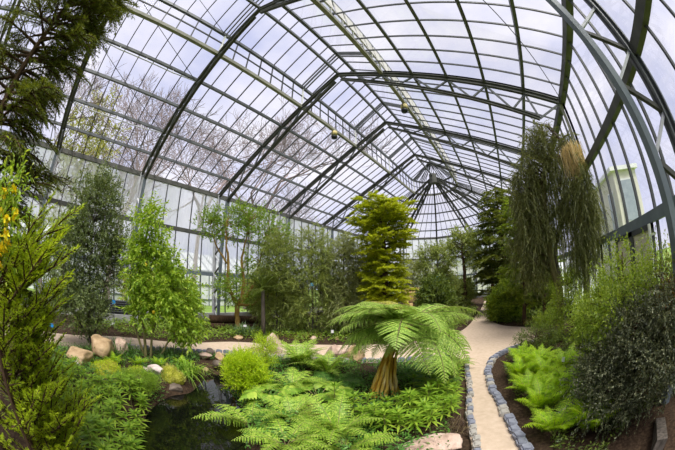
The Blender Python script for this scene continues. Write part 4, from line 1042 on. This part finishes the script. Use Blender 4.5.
# M  ferns
f1 = [fm('frond', L['fern'], .85, 19, .19, a0=62, a1=-22, bip=True, seed=s, npin=8, wid=1.25, start=.12, stemr=.007) for s in (11, 12, 13)]
f2 = [fm('frond', L['fern'], .70, 18, .16, a0=68, a1=-15, bip=True, seed=s, npin=7, wid=1.25, start=.14, stemr=.006) for s in (14, 15)]
fd = [fm('frond', L['fern_dark'], .75, 18, .26, a0=55, a1=-25, bip=True, seed=s, npin=7, wid=1.5, start=.2, stemr=.007) for s in (16, 17)]
fl_ = [fm('frond', L['fern'], .62, 9, .22, a0=60, a1=-35, bip=False, seed=s, wid=1.1, start=.35, stemr=.006, rdroop=.25) for s in (18, 19)]
G1 = 'ferns round the tree fern and pond'
for (p, ms, n, tilt, sc_, lb) in [
    ((.75, 5.0), f2, 16, (-.4, .05), (1.3, 1.65), 'upright light-green fern before the pale upright stone by the back path'),
    ((1.55, 5.0), f1, 13, (-.35, .1), (1.0, 1.25), 'spreading light-green fern between the upright stone and the tree fern trunk'),
    ((2.05, 4.45), fd, 11, (-.1, .2), (.9, 1.1), 'deep green broad-fronded fern in the shade beside the tree fern trunk'),
    ((1.6, 3.75), f1, 9, (-.15, .2), (.85, 1.05), 'arching fern in the middle row behind the near ferns'),
    ((2.35, 3.65), fl_, 10, (-.1, .2), (1.0, 1.3), 'broad-leaved fern with few large lobes left of the tree fern trunk'),
    ((1.75, 3.1), fl_, 13, (-.1, .2), (.9, 1.2), 'pale broad-lobed fern hanging over the pond edge'),
    ((2.55, 2.75), f1, 9, (-.25, .15), (.75, .95), 'bright fern with one upright frond in the near row, middle'),
    ((2.15, 2.3), f1, 9, (-.1, .2), (.9, 1.15), 'large arching fern in the near row leaning over the dark water'),
    ((3.0, 2.15), f1, 9, (-.1, .2), (.8, 1.0), 'arching fern at the very bottom between two bright ferns'),
    ((3.65, 2.45), f1, 9, (-.15, .15), (.75, .95), 'spreading bright fern at the bottom beside the flat reddish stone'),
    ((3.35, 2.75), f2, 11, (-.45, .1), (1.05, 1.3), 'bright fern with an upright triangular frond at the near edge of the whorled plants'),
    ((3.9, 5.35), fd, 11, (-.1, .2), (.85, 1.1), 'deep green fern under the tree fern crown beside the path'),
    ((4.05, 6.2), f1, 11, (-.1, .2), (.8, .95), 'light fern at the path edge behind the tree fern')]:
    fern(lb, p, ms, n, G1, tilt, int(p[0] * 100 + p[1] * 10), sc_=sc_)
dry = [fm('frond', L['fern_old'], .4, 16, .11, a0=60, a1=-10, bip=True, seed=31, npin=6, wid=1.2, start=.2, stemr=.004)]
fern('small yellowing fern tuft among the near ferns', (2.75, 3.15), dry, 12, G1, (-.1, .2), 77)
# fine lime bush
plant('lime_bush', 'rounded fine-leaved lime-green bush on the pond edge beside the ferns', 'bush', (1.15, 2.98, gz(1.15, 2.98)),
      [([(0, 0, -.05), (0, 0, .3), (.02, 0, .6)], [.02, .018, .006])], [((0, .05, .45), (.36, .40, .40), 190)], L['lime'], M['bark_olive'], dict(n=7, L=.15, nl=13, ll=.030, lw=.015, up=.8, scatter=.05, ang=50), seed=91, limb_r=.004)
plant('lime_bush', 'loose lime-green sprig behind the rounded lime bush', 'bush', (.75, 3.9, gz(.75, 3.9)),
      [([(0, 0, -.05), (0, 0, .3), (.02, 0, .7)], [.02, .018, .006])], [((0, 0, .6), (.25, .25, .35), 50)], L['lime'], M['bark_olive'], dict(n=6, L=.16, nl=11, ll=.03, lw=.010, up=.9, scatter=.05, ang=45), seed=92, limb_r=.004)

# N  whorled leafy plants
def whorl_mesh(seed, h, tiers):
    r = np.random.default_rng(seed); mb = MB()
    tube(mb, [(0, 0, -.08), (r.normal(0, .015), r.normal(0, .015), h * .5), (0, 0, h)], [.006, .005, .004], 5, m=1, cap=False)
    for k in range(tiers):
        z = h * (1 - .22 * k); rosette(mb, (0, 0, z), 10 - k, .15 + .02 * k, .034, 30 - 14 * k, r, bend=.22)
    rosette(mb, (0, 0, h + .01), 6, .07, .018, 62, r)
    return mb.mesh('leaf_whorl', [L['whorl'], M['bark_olive']])
wm = [whorl_mesh(s, h, 3) for s, h in ((1, .30), (2, .38), (3, .26), (4, .42))]
def whorls(pts, label, group, seed):
    r = random.Random(seed)
    for x, y in pts:
        o = link('whorled_plant', r.choice(wm)); o.location = (x, y, max(gz(x, y), -.2)); o.rotation_euler = (r.uniform(-.15, .15), r.uniform(-.15, .15), r.uniform(0, 6.3))
        s = r.uniform(.85, 1.25); o.scale = (s, s, s); tag(o, label, 'plant', group)
def scatter(poly, n, mind, seed):
    r = random.Random(seed); P = np.array(poly); lo, hi = P.min(0), P.max(0); out = []; k = 0
    while len(out) < n and k < 20000:
        k += 1; p = (r.uniform(lo[0], hi[0]), r.uniform(lo[1], hi[1]))
        if inside(P, np.array([p[0]]), np.array([p[1]]))[0] and all((p[0] - q[0]) ** 2 + (p[1] - q[1]) ** 2 > mind ** 2 for q in out): out.append(p)
    return out
whorls(scatter([(-.6, -.5), (.1, .2), (.35, .85), (.7, 1.15), (1.2, .95), (1.75, .6), (2.3, .45), (2.75, .1), (2.9, -.25), (2.3, -1.0), (1.4, -1.4), (.2, -1.2)], 100, .16, 4), 'whorled green leafy plant in the mass along the near pond bank', 'whorled plants on the pond bank', 1)
whorls(scatter([(2.75, 3.4), (3.3, 3.15), (3.9, 3.0), (4.35, 3.1), (4.62, 3.6), (4.55, 4.5), (4.35, 5.4), (4.0, 5.0), (3.85, 4.2), (3.75, 3.55), (3.2, 3.3)], 58, .17, 5), 'whorled green leafy plant in the bed at the foot of the tree fern', 'whorled plants below the tree fern', 2)

# low uncountable leafy cover over the soil of the beds
def cover(name, label, poly, n, ll, lw, mat, seed, hmax=.16):
    P = np.array(poly); r = np.random.default_rng(seed); lo, hi = P.min(0), P.max(0)
    q = r.uniform(lo, hi, (int(n * 2.2), 2)); x, y = q[:, 0], q[:, 1]
    clump = np.sin(3.1 * x + seed) * np.sin(2.7 * y + 2 * seed) + .5 * np.sin(7 * x) * np.sin(6 * y)
    ok = inside(P, x, y) & ~inside(PATH, x, y) & (edge_dist(PATH, x, y) > .28) & ~inside(POND, x, y) & (clump > -.45 + .5 * r.uniform(-1, 1, len(x)))
    q = q[ok][:n]; z = ground(q[:, 0], q[:, 1]); p = np.concatenate([q, (z + r.uniform(0, hmax, len(q)))[:, None]], 1)
    d = r.normal(size=p.shape); d[:, 2] = np.abs(d[:, 2]) * .6 + .2
    mb = MB(); blades(mb, p, d, unit(np.array([0, 0, 1.]) + .5 * r.normal(size=p.shape)), ll * r.uniform(.6, 1.4, len(p)), lw, DIAMOND, .2)
    o = mb.build(name, mat); o['label'] = label; o['category'] = 'ground cover'; o['kind'] = 'stuff'
cover('ground_foliage', 'low leafy cover in the beds around the tree fern', [(-.6, 3.6), (1.1, 2.7), (2.4, 1.9), (3.6, 1.9), (4.9, 2.6), (4.6, 5), (4.2, 7), (2.6, 6.8), (.9, 6.1), (-.6, 5.4), (-1.2, 4.6)], 15000, .075, .028, L['fern_dark'], 1)
cover('ground_foliage', 'low leafy cover behind the back path', [(-3.6, 4.2), (-3, 6), (-2, 7), (-.7, 8), (.3, 8.5), (2.4, 9.8), (3.3, 11.5), (3.5, 20), (0, 21), (-4, 18), (-6.5, 12), (-8, 6), (-8, 0), (-4.7, 0)], 26000, .13, .05, L['multi'], 2, .22)
cover('ground_foliage', 'low leafy cover beside the vivid ferns', [(5.5, 4.2), (5.9, 3), (6.2, 2), (7.2, 2.9), (8.3, 3.2), (8.3, 8.8), (6.4, 8.4), (5.5, 7.6), (5.2, 6.3)], 15000, .06, .024, L['dark'], 3)
cover('ground_foliage', 'low leafy cover on the bank between the boulders', [(-3, -1), (-2.9, 1), (-2.3, 3), (-1.2, 4.6), (-.7, 3.4), (.1, 2), (.8, 1), (.5, -.2), (-1, -1.2)], 9000, .06, .022, L['fern_dark'], 4)
cover('ground_foliage', 'low leafy cover under the far conifers', [(5.3, 12.6), (6.5, 11.4), (8.2, 10.4), (8.2, 22), (4.9, 24), (4.7, 15)], 9000, .14, .05, L['dark'], 5, .2)
# O  moss, low plants, rocks of the pond bank
mound('yellow-green mossy mound on the bank below the tan boulder', (-.85, .65), (.52, .36, .20), 1, M['moss'], 3500, lf=L['lime'])
mound('yellow moss cushion beside the pale rock at the water edge', (-.28, 2.05), (.34, .28, .22), 2, M['moss'], 2500, lf=L['fern_old'])
mound('smaller moss cushion between the mossy mound and the pale rock', (-.55, 1.35), (.25, .22, .16), 3, M['moss'], 1500, lf=L['lime'])
plant('cushion_plant', 'low bright green cushion plant at the water edge', 'plant', (.28, 1.15, gz(.28, 1.15)), [([(0, 0, -.03), (0, 0, .1), (0, 0, .18)], [.01, .01, .004])], [((0, 0, .1), (.38, .42, .15), 150)], L['whorl'], M['bark_olive'], dict(n=6, L=.12, nl=10, ll=.03, lw=.008, up=.9, scatter=.04, ang=50), seed=93, limb_r=.003)
for k, (x, y, lb) in enumerate([(-1.25, 1.55, 'behind the mossy mound'), (-.95, 2.05, 'beside the citrus stems'), (-.75, 2.6, 'near the arching grass'), (-1.35, .95, 'below the tan boulder')]):
    fern('small vivid yellow fern ' + lb, (x, y), bedf, 12, 'small vivid ferns on the pond bank', (-.3, .2), 150 + k, sc_=(.5, .75))
grass('strappy_clump', 'dark strappy clump between the tan boulder and the citrus stems', (-2.2, 1.25), 170, .85, .026, L['grass_dark'], seed=64, spread=.2, bend=.5)
grass('strappy_clump', 'second dark strappy clump behind the citrus stems', (-1.75, 2.6), 110, .6, .022, L['grass_dark'], seed=65, spread=.16, bend=.5)
grass('arching_grass', 'arching bright grass hanging toward the pond beside the stream stones', (-.42, 2.55), 230, .85, .018, L['grass_bright'], seed=66, spread=.12, bend=.75, lean=(35, 85))
grass('blue_green_grass', 'blue-green spiky clump at the foot of the orange-barked tree', (-4.0, 6.9), 170, .85, .03, L['grass_blue'], seed=67, spread=.18, bend=.4)
grass('purple_grass', 'dark purplish grass tuft overhanging the grey setts near the flat stone', (4.62, 3.45), 230, .36, .010, L['grass_purple'], seed=68, spread=.12, bend=.6)
grass('straw_grass', 'dry straw grass beside the upright stone at the back path', (-1.55, 5.6), 100, .4, .012, L['grass_tan'], seed=69, spread=.15)
grass('straw_grass', 'brown grass on the far verge under the feathery shrubs', (-2.0, 8.2), 110, .4, .012, L['grass_tan'], seed=70, spread=.3)
rock('large tan sandstone boulder on the bank under the grey-green tree', (-2.0, .75), (.46, .40, .36), M['rock_tan'], 1, .4)
rock('low broad tan slab rock in front of the large tan boulder', (-1.4, .02), (.56, .42, .22), M['rock_tan'], 2, .2)
rock('narrow brown rock leaning beside the large tan boulder', (-2.1, 1.35), (.22, .24, .32), M['rock_pink'], 3)
rock('small grey stone below the broad tan slab', (-1.1, -.02), (.16, .13, .09), M['rock_white'], 4)
rock('pale pinkish rock among the moss at the water edge', (-.42, 1.75), (.22, .14, .13), M['rock_white'], 5, .8, sink=-.2)
rock('small pale stone touching the pinkish rock', (-.55, 1.55), (.10, .09, .09), M['rock_white'], 15, .8, sink=-.3)
rock('dark wet rock under the moss at the pond edge', (-.05, 1.95), (.28, .2, .17), M['rock_dark'], 6, .3, z=-.2)
for k, (x, y, s, m, lb) in enumerate([(-.72, 3.55, (.17, .15, .14), 'rock_dark', 'dark stone at the mouth of the stream'), (-.45, 3.35, (.15, .14, .10), 'rock_pink', 'brown stone in the stream above the pond'), (-.2, 3.1, (.13, .14, .10), 'rock_dark', 'wet stone where the stream meets the pond'),
                                  (-.95, 3.75, (.22, .16, .16), 'rock_tan', 'tan stone in the retaining wall below the back path'), (-1.35, 3.55, (.20, .16, .15), 'rock_pink', 'pinkish stone behind the arching grass'), (-.3, 4.15, (.34, .2, .17), 'rock_tan', 'flat tan rock above the lime bush'), (-1.7, 3.9, (.2, .15, .15), 'rock_dark', 'dark stone below the setts of the back path'), (-.75, 3.2, (.11, .1, .09), 'rock_tan', 'small orange-tan stone beside the arching grass')]):
    rock(lb, (x, y), s, M[m], 20 + k, k, sink=.1)
rock('pale upright stone standing on the back path edge behind the ferns', (-.85, 5.65), (.30, .22, .46), M['rock_pink'], 30, .3)
rock('pinkish boulder at the back path edge left of the tree fern', (.75, 6.45), (.40, .28, .32), M['rock_pink'], 31, 1)
rock('low flat pinkish stone beside the upright stone', (-.05, 6.05), (.34, .22, .20), M['rock_pink'], 32, 2)
rock('small boulder half hidden behind the tree fern fronds', (1.35, 6.6), (.32, .26, .3), M['rock_tan'], 33, 2)
rock('broad flat reddish stone at the bottom beside the purple grass', (4.62, 2.92), (.40, .26, .10), M['rock_pink'], 34, .5, sink=.1)
rock('reddish rock on the far verge near the orange-barked tree', (-3.45, 6.15), (.2, .14, .13), M['rock_tan'], 35, 1)
rock('rounded stone on the far verge under the feathery shrubs', (-1.5, 8.25), (.16, .12, .11), M['rock_pink'], 36, 1)
rock('small stone on the far verge next to a white label', (-.75, 8.75), (.14, .12, .1), M['rock_tan'], 37, 2)
# low logs by the lawn-side wall
def log(label, a, b, r):
    mb = MB(); tube(mb, np.linspace(a, b, 7) + np.random.default_rng(1).normal(0, .02, (7, 3)), r, 10); tag(mb.build('log', M['bark_brown'], None, True), label, 'log')
log('dark brown log lying behind the orange-barked tree', (-6.4, 6.6, .42), (-5.3, 9.3, .42), .2)
log('mossy lower log beneath the dark brown one', (-6.0, 6.4, .12), (-4.9, 9.0, .12), .17)

# low planting along the glass walls
low = [((-7.0, 5.2), 'by the lawn-side glass behind the citrus tree'), ((-7.0, 10.6), 'by the lawn-side glass behind the feathery shrubs'), ((-6.6, 12.6), 'by the lawn-side glass farther back'), ((-5.2, 15.5), 'before the dome end on the lawn side'), ((-3.6, 18.5), 'before the dome end behind the golden tree'),
       ((1.8, 23.5), 'in the middle of the dome end'), ((7.2, 15.5), 'by the far glass behind the weeping tree'), ((6.6, 19.0), 'at the dome end beyond the tall conifer'), ((1.5, 14.5), 'behind the golden tree beside the far path')]
for k, (p, wd) in enumerate(low):
    plant('leafy_shrub', 'loose mid-green shrub ' + wd, 'shrub', (*p, gz(*p)), [([(0, 0, -.05), (.1, 0, .8), (0, .1, 1.8)], [.04, .03, .01])], [((0, 0, 1.2), (.9, 1.0, 1.0), 70)],
          L[['multi', 'feather', 'dark'][k % 3]], M['bark_grey'], dict(n=6, L=.4, nl=11, ll=.16, lw=.06, dens=2, up=.3, scatter=.1), group='loose shrubs along the glass walls', seed=160 + k, limb_r=.01)

# ------------------------------------------------------------------ small furnishings
def sign(name, label, loc, h, w, hh, mat, cat='sign', yaw=.6, tiltx=-.3):
    t = thing(name, label, cat, (*loc, gz(*loc)), rz=yaw)
    mb = MB(); tube(mb, [(0, 0, -.05), (0, 0, h)], .008, 6); mb.build('stake', M['black'], t)
    mb = MB(); box(mb, (-w / 2, -.012, h - hh / 2), (w / 2, 0, h + hh / 2)); mb.build('plate', mat, t)
sign('plant_sign', 'blue plate sign on a stake before the black ventilation bench', (-6.6, 1.9), .93, .16, .16, M['blue_sign'], yaw=1.2)
sign('plant_sign', 'blue plate sign low under the grey-green tree', (-2.2, -.72), .62, .14, .10, M['blue_sign'], yaw=1.3)
sign('plant_sign', 'blue plate sign before the olive tree at the dome end', (.85, 18.3), 2.3, .25, .32, M['blue_sign'], yaw=.2)
sign('plant_sign', 'small blue plate sign among the feathery shrubs', (-1.75, 8.55), 2.15, .10, .12, M['blue_sign'], yaw=.5)
sign('plant_label', 'white plant label on the ground below the black ventilation bench', (-6.0, 1.7), .16, .22, .12, M['white_sign'], 'label', 1.2)
sign('plant_label', 'white plant label beside the broad log stump', (.3, 17.2), 1.55, .2, .2, M['white_sign'], 'label', .2)
sign('plant_label', 'white plant label in the blue-green clump', (-3.75, 6.75), .42, .13, .09, M['white_sign'], 'label', .8)
sign('plant_label', 'white plant label on the verge under the feathery shrubs', (-.95, 8.75), .32, .10, .12, M['white_sign'], 'label', .6)
sign('plant_label', 'white plant label among the vivid ferns', (6.55, 5.3), .30, .06, .09, M['white_sign'], 'label', -.3)
t = thing('ventilation_bench', 'black ventilation bench on a pale plinth against the lawn-side glass', 'bench', (-7.5, 1.9, 0))
mb = MB(); box(mb, (-.3, -1.3, 0), (.3, 1.3, .42)); mb.build('plinth', M['plinth'], t)
mb = MB(); box(mb, (-.36, -1.0, .42), (.2, .9, .98)); mb.build('cabinet', M['black'], t)
mb = MB(); box(mb, (-.36, -1.3, .42), (.25, -1.02, .80)); mb.build('end_panel', M['steel'], t)
mb = MB(); box(mb, (-.36, .92, .42), (.25, 1.3, .72)); mb.build('end_panel', M['steel'], t)
mb = MB()
for k in range(5): box(mb, (.195, -.9, .52 + k * .09), (.225, .8, .55 + k * .09))
mb.build('louvre', M['steel'], t)

# ------------------------------------------------------------------ outside
def bare_tree_mesh(seed, h):
    r = random.Random(seed); mb = MB()
    def grow(p, d, Ln, rad, depth):
        rad = max(rad, .012)
        q = p + d * Ln * .5 + np.array([r.gauss(0, .04), r.gauss(0, .04), 0]) * Ln; e = q + unit(d + np.array([r.gauss(0, .12), r.gauss(0, .12), .08])) * Ln * .5
        tube(mb, [p, q, e], [rad, rad * .85, rad * .68], 6 if depth < 2 else 3, cap=False)
        if depth >= 7: return
        n = 3
        for k in range(n):
            sp = .35 + .3 * (depth > 0); nd = unit(unit(e - q) + np.array([r.gauss(0, sp), r.gauss(0, sp), r.gauss(.12, sp * .6)]))
            grow(e if k else q + (e - q) * .5, nd, Ln * r.uniform(.62, .82), rad * r.uniform(.5, .68), depth + 1)
    grow(np.zeros(3), np.array([0, 0, 1.]), h * .3, h * .010, 0)
    return mb.mesh('bare_crown', M['twig_bare'])
bt = [bare_tree_mesh(s, h) for s, h in ((3, 17), (8, 15), (14, 18))]
for k, (x, y, rz, s, lb) in enumerate([(-14.5, 9.5, 0, 1.3, 'behind the lawn-side roof over the middle bay'), (-13.5, 2.5, 1.3, 1.25, 'beyond the lawn behind the dark conifer'), (-16, 16, 2.2, 1.3, 'farther along the lawn side'), (-14, -2.5, 3.1, 1.0, 'behind the tall dark conifer'), (-27, 7, 4.2, 1.15, 'beyond the neighbouring glasshouse'), (-15, 22, .5, .8, 'near the dome end'), (27, 14, 2.5, .6, 'past the pale building')]):
    o = link('bare_tree', bt[k % 3]); o.location = (x, y, -.1); o.rotation_euler.z = rz; o.scale = (s,) * 3
    tag(o, 'leafless winter tree outside, ' + lb, 'tree', 'leafless trees outside')
ol = dict(n=5, L=1.0, nl=10, ll=.28, lw=.12, up=.2, scatter=.3)
for k, (x, y, h, w, lb) in enumerate([(-14.5, -.8, 15, 3.2, 'yellow-green budding tree outside, behind the tall dark conifer'), (-13.5, 5.5, 2.2, 2.0, 'clipped shrub on the lawn outside behind the citrus tree'), (-15, 18, 3.5, 3, 'rounded shrub outside near the dome end'), (11.2, 4.3, 2.6, 1.2, 'yellowish shrub outside beyond the white downpipe'), (-6, 37, 4.5, 3.5, 'shrub outside the dome end on the lawn side'), (5, 38, 4.5, 3.5, 'shrub outside the dome end on the path side')]):
    plant('outdoor_shrub', lb, 'shrub', (x, y, -.1), [([(0, 0, -.05), (.1, 0, h * .4), (0, .1, h * .8)], [.12, .1, .03])], [((0, 0, h * .6), (w * .8, w * .8, h * .4), 70)], L['outdoor'], M['bark_grey'], ol, seed=180 + k)
# neighbouring whitewashed glasshouse on the lawn side
t = thing('glasshouse', 'long whitewashed neighbouring glasshouse across the lawn', 'glasshouse', (-19.5, 8, -.1))
mb = MB(); Lh = 17
v = [(0, -Lh, 0), (0, Lh, 0), (0, Lh, 3.4), (0, -Lh, 3.4), (-7, -Lh, 0), (-7, Lh, 0), (-7, Lh, 3.4), (-7, -Lh, 3.4), (-3.5, -Lh, 5.4), (-3.5, Lh, 5.4)]
mb.add(v, [[0, 1, 2, 3], [5, 4, 7, 6], [3, 2, 9, 8], [6, 7, 8, 9], [0, 4, 5, 1]], [[0, 3, 8], [0, 8, 7], [0, 7, 4], [1, 9, 2], [1, 6, 9], [1, 5, 6]])
mb.build('glazed_shell', M['white_glazing'], t)
mb = MB()
for y in np.arange(-Lh, Lh + .1, 1.0):
    beam(mb, (.04, y, 0), (.04, y, 3.4), .07, .07); beam(mb, (.04, y, 3.4), (-3.5, y, 5.44), .07, .07)
for z in (.6, 2.0, 3.4): beam(mb, (.05, -Lh, z), (.05, Lh, z), .09, .09)
mb.build('glazing_bar', M['steel_blue'], t)
# pale building beyond the right-hand glass
t = thing('pale_building', 'pale rendered building with tall grey-blue windows beyond the weeping tree', 'building', (16.9, 22.2, -.1))
mb = MB(); box(mb, (0, 0, 0), (2.9, 10, 8.9)); mb.build('wall', M['stucco'], t)
mb = MB(); box(mb, (-.3, -.3, 8.9), (3.2, 10.2, 9.25)); mb.build('cornice', M['white_paint'], t)
mb = MB(); box(mb, (.35, -.05, 4.6), (2.3, .05, 8.2)); w_ = mb.build('window', M['white_paint'], t)
mb = MB(); box(mb, (.5, -.09, 4.75), (2.15, -.06, 8.05)); mb.build('pane', M['slate'], w_)
for y in (1.6, 4.6, 7.6):
    mb = MB(); box(mb, (-.05, y - .75, 3.0), (.05, y + .75, 7.6)); w_ = mb.build('window', M['white_paint'], t)
    mb = MB(); box(mb, (-.09, y - .62, 3.15), (-.06, y - .04, 7.45)); box(mb, (-.09, y + .04, 3.15), (-.06, y + .62, 7.45)); mb.build('pane', M['slate'], w_)
t = thing('far_building', 'low cream building outside the dome end', 'building', (0, 43, -.1))
mb = MB(); box(mb, (-16, 0, 0), (14, 8, 5.2)); mb.build('wall', M['stucco'], t)
mb = MB(); box(mb, (-16.3, -.3, 5.2), (14.3, 8.3, 5.6)); mb.build('roof', M['slate'], t)
for x in np.arange(-14, 13, 3.2):
    mb = MB(); box(mb, (x - .6, -.06, 1.4), (x + .6, .02, 3.6)); mb.build('window', M['slate'], t)

# ------------------------------------------------------------------ sky, sun, camera
w = bpy.data.worlds.new('World'); sc.world = w; w.use_nodes = True
nt = w.node_tree; nt.nodes.clear()
out = nt.nodes.new('ShaderNodeOutputWorld'); bg = nt.nodes.new('ShaderNodeBackground')
tc = N(nt, 'ShaderNodeTexCoord'); mp = N(nt, 'ShaderNodeMapping'); mp.inputs['Scale'].default_value = (1.6, 1.6, 3.2)
nt.links.new(tc.outputs['Generated'], mp.inputs[0])
n1 = N(nt, 'ShaderNodeTexNoise'); n1.inputs['Scale'].default_value = 1.7; n1.inputs['Detail'].default_value = 6; n1.inputs['Roughness'].default_value = .55
nt.links.new(mp.outputs[0], n1.inputs['Vector'])
nt.links.new(ramp(nt, n1.outputs['Fac'], [(.30, (.55, .58, .80)), (.43, (.68, .69, .86)), (.56, (.80, .79, .91)), (.70, (.93, .91, .98))]), bg.inputs[0])
bg.inputs[1].default_value = 1.0
nt.links.new(bg.outputs[0], out.inputs[0])
sd = bpy.data.lights.new('sun', 'SUN'); sd.energy = 6.5; sd.angle = math.radians(40); sd.color = (1, .97, .9)
so = bpy.data.objects.new('sun', sd); COL.objects.link(so)
so.rotation_euler = Vector((-.45, .3, -1)).to_track_quat('-Z', 'Y').to_euler()

cam = bpy.data.cameras.new('camera'); co = bpy.data.objects.new('camera', cam); COL.objects.link(co); sc.camera = co
FPX, PITCH, YAW, ROLL = 280.404, .22, -.593, -.015
cam.type = 'PANO'
try:
    cam.panorama_type = 'FISHEYE_EQUISOLID'; cam.fisheye_lens = FPX * 36 / 675; cam.fisheye_fov = math.radians(220)
except AttributeError:
    cam.cycles.panorama_type = 'FISHEYE_EQUISOLID'; cam.cycles.fisheye_lens = FPX * 36 / 675; cam.cycles.fisheye_fov = math.radians(220)
cam.sensor_width = 36; cam.sensor_height = 24; cam.sensor_fit = 'HORIZONTAL'; cam.clip_end = 500; cam.clip_start = .02
def to_world(X, U, d):
    cr, sr, cp, sp = math.cos(ROLL), math.sin(ROLL), math.cos(PITCH), math.sin(PITCH)
    x = X * cr - U * sr; u = X * sr + U * cr; y = d * cp - u * sp; z = d * sp + u * cp
    c, s = math.cos(YAW), math.sin(YAW)
    return Vector((x * c + y * s, -x * s + y * c, z))
R_, U_, F_ = to_world(1, 0, 0), to_world(0, 1, 0), to_world(0, 0, 1)
co.matrix_world = Matrix(((R_.x, U_.x, -F_.x, EYE[0]), (R_.y, U_.y, -F_.y, EYE[1]), (R_.z, U_.z, -F_.z, EYE[2]), (0, 0, 0, 1)))

sc.view_settings.view_transform = 'Standard'; sc.view_settings.look = 'None'
sc.view_settings.exposure = .2; sc.view_settings.gamma = 1; sc.view_settings.use_curve_mapping = False
sc.cycles.transparent_max_bounces = 16; sc.cycles.max_bounces = 8; sc.cycles.diffuse_bounces = 4
sc.cycles.caustics_reflective = False; sc.cycles.caustics_refractive = False
